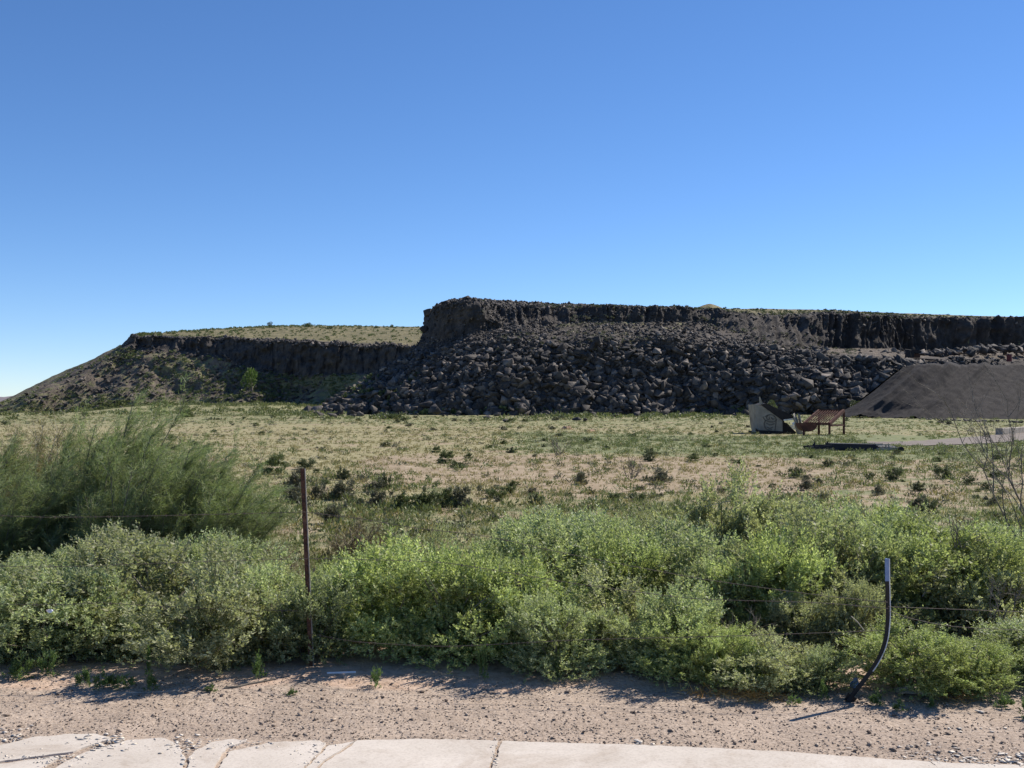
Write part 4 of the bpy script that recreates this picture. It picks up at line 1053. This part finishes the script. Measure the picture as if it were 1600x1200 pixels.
for P in ([(1196, 657), (1194, 662), (1196, 669), (1201, 672), (1206, 671)], [(1192, 651), (1195, 656), (1203, 659), (1210, 659), (1213, 655)],
          [(1195, 651), (1200, 648.5), (1206, 648), (1210, 650.5), (1213, 655), (1212, 664), (1211, 672)],
          [(1199.5, 649), (1197.5, 652), (1199, 655.5), (1202, 655), (1202, 651)], [(1205, 652), (1207, 655), (1210, 654)], [(1197, 661), (1203, 664), (1210, 662)], [(1198, 667), (1203, 669.5), (1208, 667)]):
    t = np.linspace(0, len(P) - 1 - 1e-6, 14); q = catmull(np.array(P, float), t)
    for a, b in zip(q, q[1:]):
        a3, b3 = Vector(rel(a[0], a[1], -.012)), Vector(rel(b[0], b[1], -.012)); mb.bar(a3, b3 + (b3 - a3) * .15, .022, .075)
mb.build('graffiti', M['paint_mark'], hp)
# torn white and tan sheets beside it
sh = thing('scrap_sheet', 'crumpled tan sheet metal slumped between grey hopper and red screen', 'scrap metal', tuple(W(1248, 680, Yh - .3)[:2]) + (g0[2],))
def crumple(parent_loc, poly, mat, Yv, seed, name, parent):
    r = np.random.default_rng(seed); P = [W(a, b, Yv) - np.array(parent_loc) for a, b in poly]; c = np.mean(P, 0) + [0, -.25, 0]; m = MB()
    vs = [c] + [p + [0, r.uniform(-.25, .25), 0] for p in P]; n = len(P); vs2 = [v + np.array([0, .03, 0]) for v in vs]
    m.add(vs + vs2, [(0, 1 + i, 1 + (i + 1) % n) for i in range(n)] + [(n + 1, n + 2 + (i + 1) % n, n + 2 + i) for i in range(n)] + [(1 + i, n + 2 + i, n + 2 + (i + 1) % n, 1 + (i + 1) % n) for i in range(n)])
    return m.build(name, M[mat], parent)
crumple(sh.location, [(1239, 647), (1243, 645), (1246, 655), (1253, 668), (1257, 681), (1247, 682), (1243, 670), (1240, 656)], 'bin', Yh - .3, 1, 'sheet', sh)
crumple(sh.location, [(1246, 646), (1250, 648), (1256, 672), (1253, 676), (1248, 660)], 'bin', Yh - .1, 2, 'folded_flap', sh)
sc2 = thing('scrap_sheet', 'small bright white torn sheet under the lip of the grey hopper', 'scrap metal', W(1238, 668, Yh - .5))
crumple(sc2.location, [(1236, 660.5), (1241, 659), (1241, 663), (1238.5, 665.5), (1243.5, 671.5), (1240, 671), (1233.5, 665.5), (1238, 664)], 'white', Yh - .5, 3, 'sheet', sc2)
# red grizzly screen
gg = G(1290, 680.5); Yg = float(gg[1]); kg = Yg / F
rs = thing('ore_screen', 'rusty red slanted bar screen on four legs beside the hopper', 'screen', (gg[0], Yg, gg[2]))
def pr(px, py, dy): 
    p = W(px, py, Yg); s = (Yg + dy) / Yg; return Vector((p[0] * s - gg[0], dy, (EYE + (p[2] - EYE) * s) - gg[2]))
A_, B_, C_, D_ = pr(1256, 661.5, 0), pr(1296, 662.5, 0), pr(1279.5, 641.5, 1.7), pr(1318.5, 641.5, 1.7)
gz0 = 0.0
for nm, a, b, w, h in (('frame_beam', A_, B_, .12, .16), ('frame_beam', C_, D_, .12, .14), ('frame_beam', A_, C_, .12, .16), ('frame_beam', B_, D_, .14, .22)):
    mb = MB(); mb.bar(a, b, w, h); mb.build(nm, M['red_rust'], rs)
mb = MB()
for j in range(1, 10):
    t = j / 10; mb.bar(A_.lerp(B_, t) + Vector((0, 0, .02)), C_.lerp(D_, t) + Vector((0, 0, .02)), .05, .06)
for t in (.33, .66): mb.bar(A_.lerp(C_, t) - Vector((0, 0, .05)), B_.lerp(D_, t) - Vector((0, 0, .05)), .06, .06)
mb.build('grate_bars', M['red_rust'], rs)
for p in (A_, B_, C_ + Vector((-.0, 0, 0)), D_):
    mb = MB(); mb.bar((p.x, p.y, -.1), (p.x, p.y, p.z - .08), .13, .13); mb.build('leg', M['red_rust'], rs)
mb = MB(); mb.bar(B_ + Vector((0, .06, -.1)), (D_.x, D_.y, B_.z - .1), .1, .12); mb.build('cross_beam', M['red_rust'], rs)
# half round chute under the low edge
mb = MB(); c0 = pr(1266, 661, -.1); R_ = .62; n = 14; vs = []; 
for yy in (-.12, 1.0):
    for j in range(n + 1):
        a = math.pi + math.pi * j / n; vs.append((c0.x - .1 + R_ * math.cos(a), yy, c0.z + R_ * .95 * math.sin(a)))
m_ = n + 1
mb.add(vs, [(j, j + 1, m_ + j + 1, m_ + j) for j in range(n)] + [tuple(range(m_)), tuple(range(2 * m_ - 1, m_ - 1, -1))])
mb.build('chute', M['red_rust'], rs)
# long black conveyor lying on the grass
gc = G(1330, 704); Yc = float(gc[1])
cv = thing('conveyor', 'long low black conveyor lying flat in the grass in front of the red screen', 'conveyor', (gc[0], Yc, gc[2]))
def cr(px, py, dy=0.0): p = W(px, py, Yc); return Vector((p[0] - gc[0], dy, p[2] - gc[2]))
mb = MB(); mb.prism([cr(1297, 692.5, -.2), cr(1366, 694, -.2), cr(1374, 701, -.2), cr(1366, 704.5, -.2), cr(1299, 702.5, -.2)], (0, .9, 0)); mb.build('belt_housing', M['belt'], cv)
mb = MB()
for dy in (-.25, .7):
    mb.bar(cr(1262, 698.5, dy), cr(1300, 696, dy), .06, .06); mb.bar(cr(1262, 701.5, dy), cr(1300, 700, dy), .05, .05)
    for px in (1270, 1278, 1286, 1294): mb.bar(cr(px, 694 if px % 3 == 0 else 696, dy), cr(px, 702, dy), .04, .04)
mb.build('frame', M['belt'], cv)
mb = MB()
for dy in (-.22, .68):
    mb.bar(cr(1366, 695.2, dy), cr(1388, 694.6, dy), .05, .05); mb.bar(cr(1366, 702, dy), cr(1402, 701, dy), .09, .12)
    mb.bar(cr(1382, 694, dy), cr(1380, 702, dy), .04, .04); mb.bar(cr(1385, 694, dy), cr(1387, 702, dy), .04, .04)
mb.build('tail_frame', M['galv'], cv)
mb = MB()
for px in range(1372, 1400, 5): mb.tube([cr(px, 699.5, -.15), cr(px, 699.5, .6)], .07, 8)
mb.build('rollers', M['galv'], cv)
def wheel(px, py, R, par):
    for dy in (-.34, .78):
        c = cr(px, py, dy); mb = MB(); mb.tube([c + Vector((0, -.06, 0)), c + Vector((0, .06, 0))], R, 16); w = mb.build('wheel', M['belt'], par)
wheel(1403, 702.0, .12, cv); wheel(1267, 701.5, .11, cv)
mb = MB(); mb.bar(cr(1276, 690, .3), cr(1276, 697, .3), .05); mb.bar(cr(1296, 690, .3), cr(1296, 693, .3), .06); mb.build('idler_post', M['belt'], cv)
# concrete barrier at the right
a = G(1561, 680); b = G(1640, 670); a3 = Vector(a); b3 = Vector(b); hh = 11 * a[1] / F
bt = thing('concrete_barrier', 'long low concrete barrier with bright top beside the dirt track at right', 'barrier', tuple(a))
d = (b3 - a3); d.z = 0; L_ = d.length; d.normalize(); nrm = Vector((-d.y, d.x, 0))
mb = MB(); sec = [(-.25, -.1), (.25, -.1), (.25, hh - .03), (.22, hh), (-.22, hh), (-.25, hh - .03)]
for s0 in range(int(L_ / 3) + 3):
    o0 = d * (s0 * 3.02); mb.prism([tuple(o0 + nrm * u_ + Vector((0, 0, v_))) for u_, v_ in sec], tuple(d * 2.98))
mb.build('barrier_blocks', M['conc'], bt)
# dark open box on the bench
p = W(1427, 559, 172); bx = thing('steel_bin', 'dark open sided steel bin on the ledge above the dark pile', 'bin', tuple(p))
k = 172 / F; w_, h_ = 20 * k, 12 * k
mb = MB(); mb.prism([(-w_ / 2, -.8, 0), (-w_ / 2 + .15, -.8, h_ * .95), (w_ * .1, -.8, h_ * 1.05), (w_ / 2, -.8, h_ * .85), (w_ / 2 - .1, -.8, h_ * .55), (-w_ * .05, -.8, h_ * .6), (-w_ * .12, -.8, 0)], (0, 1.8, 0)); mb.build('hood', M['bin_dark'], bx)
mb = MB(); mb.box((w_ * .22, .3, h_ * .25), (w_ * .6, .9, h_ * .5)); mb.build('tray', M['rust'], bx)
mb = MB(); mb.bar((w_ * .3, -.5, -.2), (w_ * 1.7, -.9, -h_ * .35), .22, .2); mb.build('beam', M['bin_dark'], bx)
p = W(1577, 562, 172); dr_ = thing('drum', 'small red drum among the rocks above the dark pile', 'drum', tuple(p))
mb = MB(); mb.tube([(0, 0, -.3), (0, 0, .8)], .38, 14); mb.tube([(0, 0, .25), (0, 0, .3)], .41, 14); mb.build('shell', M['red'], dr_)
mb = MB(); mb.tube([(.1, 0, .8), (.1, 0, .86)], .07, 8); mb.build('bung', M['galv'], dr_)
M['earth'] = surf('turned_earth', [(.3, (.25, .15, .09)), (.7, (.42, .29, .19))], 3, .95, .7, 12, .1)
for (px, py, w, h, lab) in [(886, 671, 24, 7, 'low heap of reddish earth on the green field'), (922, 674, 26, 4, 'flat brown strip of turned earth right of the reddish heap')]:
    g = G(px, py); k = g[1] / F; mb = MB(); vs, fq = [], []
    for j in range(8):
        for q in range(20):
            a = 2 * math.pi * q / 20; t = j / 7; rr = t * (1 + .2 * float(vnoise(math.cos(a) * 2, math.sin(a) * 2, px, 3)))
            vs.append((rr * w * k / 2 * math.cos(a), rr * w * k / 2.2 * math.sin(a), (h * k * .9) * (math.cos(t * math.pi) + 1) / 2 * (1 + .5 * float(vnoise(rr * 5 * math.cos(a), rr * 5 * math.sin(a), 1., 5))) - .03 * t))
    for j in range(7):
        for q in range(20): fq.append((j * 20 + q, j * 20 + (q + 1) % 20, (j + 1) * 20 + (q + 1) % 20, (j + 1) * 20 + q))
    mb.add(vs, fq); o = mb.build('earth_mound', M['earth']); o.location = g; tag(o, lab, 'earth mound')

# ------------------------------------------------------------------ fence posts and wires
def t_post(mb, pts, w=.030, d=.026):
    """T section swept along pts (list of Vector)"""
    sec = [(-w / 2, -.004), (w / 2, -.004), (w / 2, .003), (.004, .003), (.004, d), (-.004, d), (-.004, .003), (-w / 2, .003)]
    vs = []; n = len(sec)
    for i, p in enumerate(pts):
        t = (pts[min(i + 1, len(pts) - 1)] - pts[max(i - 1, 0)]).normalized(); s = Vector((0, 1, 0)).cross(t).normalized(); f = t.cross(s).normalized()
        f = f if f.y > 0 else -f
        for a, b in sec: vs.append(tuple(p + s * a + f * b))
    fq = [(i * n + j, i * n + (j + 1) % n, (i + 1) * n + (j + 1) % n, (i + 1) * n + j) for i in range(len(pts) - 1) for j in range(n)]
    mb.add(vs, fq + [tuple(range(n)), tuple(range((len(pts) - 1) * n, len(pts) * n))[::-1]])
YP = 7.45
base_ = Vector(W(486.5, 1048, YP)); base_.z = -.05; topp = Vector(W(472.5, 732, YP + .03))
rp = thing('fence_post', 'rusty brown studded steel fence post leaning slightly left', 'fence post', (base_.x, base_.y, 0))
o0 = Vector((base_.x, base_.y, 0)); P = [base_ + (topp - base_) * t - o0 for t in np.linspace(0, 1, 12)]
mb = MB(); t_post(mb, P, .027, .026); mb.build('shaft', M['rust'], rp)
mb = MB()
for j in range(26):
    c = P[0].lerp(P[-1], .12 + j * .034); mb.box(c + Vector((0, -.008, 0)), (.016, .009, .022))
mb.build('studs', M['rust'], rp)
mb = MB(); mb.bar(P[0].lerp(P[-1], .05) + Vector((.0165, .0, 0)), P[-1] + Vector((.0155, .0, 0)), .004, .012)
mb.build('pale_edge', M['galv'], rp)  # pale strip stands in for sunlight catching the right edge
# bent black post
Yb = 6.72
cp = [(1322, 1101, 6.66), (1332, 1086, 6.68), (1350, 1063, 6.70), (1368, 1038, 6.72), (1379, 1016, 6.73), (1385, 994, 6.74), (1387.5, 965, 6.75), (1387, 925, 6.75), (1386.5, 908, 6.75)]
q = catmull(np.array([W(*c) for c in cp]), np.linspace(0, len(cp) - 1 - 1e-6, 26)); foot = Vector((q[0][0], q[0][1], 0))
bp = thing('fence_post', 'black steel fence post bent over near its foot with pale blue tip', 'fence post', tuple(foot))
pp = [Vector(v) - foot for v in q]; mb = MB(); t_post(mb, pp, .026, .024); mb.build('shaft', M['black'], bp)
mb = MB(); tp = [pp[-1], pp[-1].lerp(Vector(W(1386, 873, 6.75)) - foot, 1.0)]; t_post(mb, tp, .027, .025); mb.build('painted_tip', M['tip'], bp)
mb = MB(); mb.tube([p + Vector((.0125, -.004, 0)) for p in pp[8:]] + [tp[1] + Vector((.013, -.004, 0))], .0034, 4); mb.build('pale_edge', M['plastic'], bp)  # pale strip along the right edge, up to the tip
mb = MB(); c = pp[1] + Vector((.0, .0, .015)); mb.box(c + Vector((.02, .012, 0)), (.06, .006, .05), Matrix.Rotation(.6, 3, 'Y')); mb.build('anchor_plate', M['black'], bp)
def wire(pts, label, group='barbed wire strands of the fence', rad=.0019):
    W3 = [W(*p) for p in pts]; q = catmull(np.array(W3), np.linspace(0, len(W3) - 1 - 1e-6, 14 * len(W3))); mb = MB()
    mb.tube(q, rad, 5); L = 0; nx_ = .12
    for a, b in zip(q, q[1:]):
        L += np.linalg.norm(b - a)
        if L > nx_:
            nx_ += .125; c = (a + b) / 2
            for s in (-1, 1):
                dv = np.array([.004 * s, random.uniform(-.008, .008), .014]); mb.tube([c - dv * .7, c + dv * .7], .0011, 3)
            mb.tube([c - [.006, 0, 0], c + [.006, 0, 0]], .0028, 5)
    c = q[len(q) // 2]; mb.v = [v - c for v in mb.v]; o = mb.build('barbed_wire', M['wire']); o.location = c; tag(o, label, 'barbed wire', group)
wire([(-200, 796, 7.3), (60, 808, 7.28), (240, 806, 7.25), (400, 802, 7.38), (475, 800, 7.42)], 'top strand of barbed wire left of the rusty post')
wire([(475, 800, 7.42), (560, 810, 7.38), (650, 825, 7.1), (760, 838, 7.1), (900, 868, 7.0), (1100, 905, 6.9), (1280, 930, 6.75), (1387, 941, 6.71)], 'top strand of barbed wire sagging right from the rusty post to the bent black post')
wire([(-200, 880, 7.3), (60, 886, 7.28), (250, 880, 7.25), (400, 875, 7.38), (480, 873, 7.42)], 'second strand of barbed wire left of the rusty post')
wire([(480, 873, 7.42), (560, 874, 7.38), (700, 880, 7.1), (900, 912, 7.0), (1080, 935, 6.9), (1230, 940, 6.76), (1300, 943, 6.75), (1388, 951, 6.71)], 'second strand of barbed wire between the rusty post and the bent black post')
wire([(-200, 940, 7.2), (0, 944, 7.15), (90, 945, 7.12), (160, 942, 7.12), (300, 950, 7.15), (482, 955, 7.42)], 'third strand of barbed wire low among the leaves left of the rusty post')
wire([(1388, 948, 6.71), (1440, 950, 6.72), (1520, 953, 6.72), (1700, 960, 6.75)], 'straight upper wire leaving the bent black post to the right')
wire([(1389, 955, 6.71), (1430, 968, 6.70), (1490, 979, 6.70), (1600, 985, 6.7), (1720, 990, 6.75)], 'loose lower wire drooping right of the bent black post')
wire([(484, 990, 7.42), (560, 1003, 7.1), (700, 1010, 7.0), (900, 1000, 6.9), (1100, 995, 6.8), (1250, 990, 6.74), (1385, 985, 6.73)], 'lowest wire running through the shade between the two posts')

# ------------------------------------------------------------------ shoulder: gravel, chips, weeds, litter
r = np.random.default_rng(77); it = []; itc = []
def edgeY(x):
    px_ = 800 + F * x / 5.8; py_ = np.interp(px_, [-300, 0, 110, 560, 776, 1000, 1200, 1400, 1600, 1900], [1182, 1165, 1148, 1157, 1158, 1164, 1173, 1187, 1197, 1216]); return EYE * F / (py_ - HOR)
for k in range(15000):
    x = r.uniform(-4.6, 4.6); e = edgeY(x); y = e + (7.2 - e) * r.random() ** 1.25 + r.normal() * .015
    s = .006 + .012 * r.random() ** 2.2 + (.028 * r.random() if r.random() < .035 else 0)
    if y < e - .02: continue
    z = float(0.006 * 0) + .0
    it.append((np.array([x, y, 0]), np.array([s * 1.3, s, s * .8]), rot3(r, .5), int(r.integers(8))))
P = np.array([i[0] for i in it]); zz = gz(P[:, 0], P[:, 1])
it = [(np.array([a[0][0], a[0][1], z + a[1][2] * .2]), a[1], a[2], a[3]) for a, z in zip(it, zz)]
tag(link('gravel', scatter_mesh('gravel', PEBS, it, M['gravel'])), 'small mixed pebbles strewn over the dirt shoulder', 'gravel', kind='stuff')
for (px, py, sx, sy, n, big) in [(25, 1152, 18, 8, 110, 1), (165, 1162, 22, 7, 130, 1.2), (95, 1190, 30, 5, 120, .8), (30, 1185, 35, 4, 60, .6), (285, 1165, 22, 9, 130, 1), (292, 1188, 8, 9, 60, .8), (335, 1168, 30, 6, 60, .7), (395, 1165, 22, 5, 70, .7), (500, 1168, 14, 7, 60, .7), (480, 1188, 12, 8, 50, .6),
                                (773, 1175, 3, 16, 60, .6), (775, 1195, 3, 10, 30, .6), (1500, 1183, 60, 6, 150, 1), (1560, 1188, 40, 6, 120, 1.2), (1420, 1168, 50, 3, 50, .9), (1520, 1140, 40, 2, 30, 1), (1000, 1160, 16, 4, 25, .9), (1462, 1194, 5, 4, 20, .5)]:
    for k in range(int(n * .65)):
        a, b = px + r.normal() * sx, py + r.normal() * sy; Yv = EYE * F / (max(b, 1100) - HOR); x = (a - 800) / F * Yv
        s = (.008 + .026 * r.random() ** 2.5) * big; itc.append((np.array([x, Yv, (.010 if Yv < edgeY(x) else .004) + s * .06]), np.array([s * 1.6, s * 1.2, s * .3]), rot3(r, .12), int(r.integers(8))))
tag(link('concrete_rubble', scatter_mesh('concrete_rubble', PEBS, itc, M['conc_chunk'])), 'pale crumbs and flakes of broken concrete along the cracked sidewalk edge', 'rubble', kind='stuff')
# larger stones lying on the shoulder
for i, (px, py, w, lab) in enumerate([(465, 1150, 14, 'dark brown stone at the concrete edge below the rusty post'), (445, 1085, 8, 'small brown stone on the shoulder right under the rusty post'), (1085, 1124, 10, 'dark stone on the gravel right of centre'),
      (1463, 1150, 11, 'dark stone on the gravel below the bright bush at right'), (660, 1082, 13, 'flat rusty brown stone on the dirt left of centre'), (920, 1128, 8, 'small dark stone on the gravel near the centre'), (172, 1094, 9, 'small dark stone on the gravel at left'),
      (1372, 1127, 9, 'small dark stone below the bent post'), (1530, 1114, 18, 'flat pale stone on the gravel at right'), (995, 1161, 20, 'pale chip pile stone touching the sidewalk right of centre')]):
    g = G(px, py); k = g[1] / F; V, Fc = PEBS[i % 8]
    o = link('stone', fast_mesh('stone', V, Fc, M['conc_chunk'] if 'pale' in lab else M['gravel'])); o.location = g + [0, 0, w * k * .12]; o.scale = (w * k, w * k * .9, w * k * .5); o.rotation_euler = (0, 0, i)
    tag(o, lab, 'stone')
WD = []
for j in range(3):
    (V, Q), mb = leafy_shrub(90 + j, .12, .13, 60, 12, .028, .010, 4, .06)
    WD.append((fast_mesh('leaves', V, Q, M['weed']), None))
for i, (px, py, w, h, lab) in enumerate([
    (25, 1062, 60, 40, 'green weed in the corner at the left edge of the gravel'), (75, 1058, 40, 34, 'green weed second from the left edge'),
    (130, 1072, 40, 22, 'low weed under the dark hollow, left one'), (165, 1074, 55, 30, 'leafy weed under the dark hollow, middle one'), (190, 1076, 40, 20, 'leafy weed under the dark hollow, right one'),
    (237, 1080, 32, 24, 'small weed at the tip of the sunlit gravel right of the dark hollow'), (332, 1081, 26, 12, 'tiny weed beside the brown stick'),
    (410, 1060, 36, 34, 'bright weed just left of the rusty post foot'), (232, 1058, 20, 40, 'tall thin weed inside the shade of the hollow'), (452, 1086, 26, 10, 'flat dull weed below the rusty post'),
    (585, 1074, 30, 26, 'weed in the shadow edge right of the white rod'), (755, 1064, 26, 50, 'upright weed catching light in the shadow left of centre'),
    (874, 1062, 16, 40, 'thin pale stem weed in the shade near the centre'), (1238, 1101, 28, 14, 'flat weed on the dirt right of the orange straw'),
    (1287, 1095, 24, 26, 'dark weed left of the bent post foot'), (1372, 1103, 30, 24, 'weed right of the bent post foot'), (1410, 1112, 30, 16, 'flat bright weed below the grey cloth'),
    (1455, 1106, 22, 12, 'weed at the tip of the shadow under the bright bush'), (1562, 1104, 44, 20, 'spreading weed near the right edge, left one'), (1600, 1122, 44, 28, 'spreading weed cut by the right edge')]):
    g = G(px, py); k = g[1] / F; t = thing('weed', lab, 'weed', g, 'weeds along the shoulder'); o = link('leaves', WD[i % 3][0], t)
    t.scale = (w * k / .26,) * 2 + (h * k / .15,); t.rotation_euler = (0, 0, i * 1.3)
# orange straw
def straw(name, cx, cy, rx, ry, n, label):
    r = np.random.default_rng(int(cx)); g = np.array([G(cx + r.normal() * rx, min(max(cy + r.normal() * ry, 1050), 1100)) for _ in range(n)])
    d = np.concatenate([r.normal(size=(n, 2)), np.abs(r.normal(size=(n, 1))) * .55], 1)
    V, Q = ribbons(g, d, r.uniform(.04, .11, n), .005, r, 1.5, 2); tag(link(name, fast_mesh(name, V, Q, M['straw'])), label, 'dry straw', kind='stuff')
straw('dry_straw', 1188, 1085, 20, 6, 420, 'bright orange dry straw spilled under the bushes right of centre')
straw('fallen_needles', 1120, 1084, 34, 5, 200, 'thin scatter of orange needles left of the bright straw')
straw('bush_litter', 1505, 1092, 16, 4, 90, 'yellow dead leaf litter under the bright bush at right')
def stick(pts, rad, mat, name, label, cat):
    q = [G(*p) for p in pts]; q = [Vector(p) + Vector((0, 0, rad * .8)) for p in q]; c = q[0].copy(); mb = MB(); mb.tube([p - c for p in q], rad, 6)
    o = mb.build(name, M[mat]); o.location = c; tag(o, label, cat)
stick([(175, 1085), (210, 1083), (250, 1082), (280, 1080)], .004, 'bark_pale', 'stick', 'thin pale stick lying flat on the gravel at left', 'stick')
stick([(295, 1079), (312, 1078), (330, 1081)], .006, 'bark', 'stick', 'short dark stick between the pale stick and the tiny weed', 'stick')
stick([(350, 1076), (372, 1074), (388, 1070), (410, 1066), (430, 1062)], .007, 'bark', 'stick', 'curved brown stick pointing to the foot of the rusty post', 'stick')
stick([(511, 1053), (556, 1051.5)], .007, 'plastic', 'plastic_rod', 'thin white plastic rod on the ground right of the rusty post', 'rod')
for (px, py, Yv, w, h, nm, lab, cat) in [(1336, 1068, 6.95, 15, 18, 'plastic_disc', 'pale bluish plastic disc standing against the low bush left of the bent post', 'litter'),
                                     (77, 955, 7.1, 10, 6, 'paper_scrap', 'white paper scrap caught in the leftmost bushes', 'litter')]:
    p = W(px, py, Yv); k = Yv / F; mb = MB(); n = 14; vs = []
    for j in range(n):
        a = 2 * math.pi * j / n; rr = 1 + .12 * math.sin(3 * a + px); vs.append((w * k / 2 * rr * math.cos(a), .012 * math.sin(2 * a), h * k / 2 * rr * math.sin(a)))
    mb.prism(vs, (0, .004, 0)); o = mb.build(nm, M['plastic' if px < 100 else 'tip']); o.location = p; tag(o, lab, cat)
# grey cloth on the ground under the bright bush
g = G(1428, 1086); mb = MB(); vs, fq = [], []
for j in range(7):
    for q_ in range(12):
        u_, v_ = q_ / 11 - .5, j / 6 - .5; vs.append((u_ * .22, v_ * .12 + u_ * -.03, .02 + .03 * max(0, 1 - 4 * u_ * u_) * (1 - 3 * v_ * v_) + .012 * float(vnoise(u_ * 9, v_ * 9, 0., 3))))
for j in range(6):
    for q_ in range(11): fq.append((j * 12 + q_, j * 12 + q_ + 1, j * 12 + 13 + q_, j * 12 + 12 + q_))
mb.add(vs, fq); o = mb.build('cloth', M['conc']); o.location = g; tag(o, 'crumpled pale grey cloth in the shade under the bright bush', 'cloth')
sm = o.modifiers.new('thick', 'SOLIDIFY'); sm.thickness = .006
# fallen pale branches showing in the thicket
for (P, lab) in [([(1186, 1027, 6.85), (1200, 1026, 6.84), (1215, 1031, 6.83), (1232, 1042, 6.83)], 'pale bent twig sticking out of the low olive bush'),
                 ([(1100, 792, 12.0), (1120, 787, 12.0), (1140, 783, 12.0)], 'pale dead stick below the tall rounded bush'),
                 ([(1330, 963, 6.95), (1340, 972, 6.95), (1350, 985, 6.95)], 'short broken twig left of the bent black post'),
                 ([(792, 776, 24.5), (797, 768, 24.5), (803, 764, 24.5)], 'pale crooked dead stick right of the long shrub clump')]:
    q = [Vector(W(*p)) for p in P]; c = q[0].copy(); mb = MB(); mb.tube([p - c for p in q], [.0032 * max(1, P[0][2] / 9)] * len(q), 5); o = mb.build('twig', M['bark_pale']); o.location = c; tag(o, lab, 'twig')
for i, (px, py, Yv, h, lab) in enumerate([(1150, 1005, 7.5, .3, 'tangle of dry brown twigs in the dark hollow'), (1560, 960, 8.0, .35, 'grey leafless twigs amid the right thicket'), (1500, 850, 8.7, .25, 'tangled bare twigs above the bushes at right')]):
    p = W(px, py, Yv); t = thing('bare_twigs', lab, 'twigs', p); o = bare_tree(40 + i, p, h, (0, -.1), 6, .6, 'bark', .005, 2); o.parent = t
print('OBJECTS', len(scene.objects))
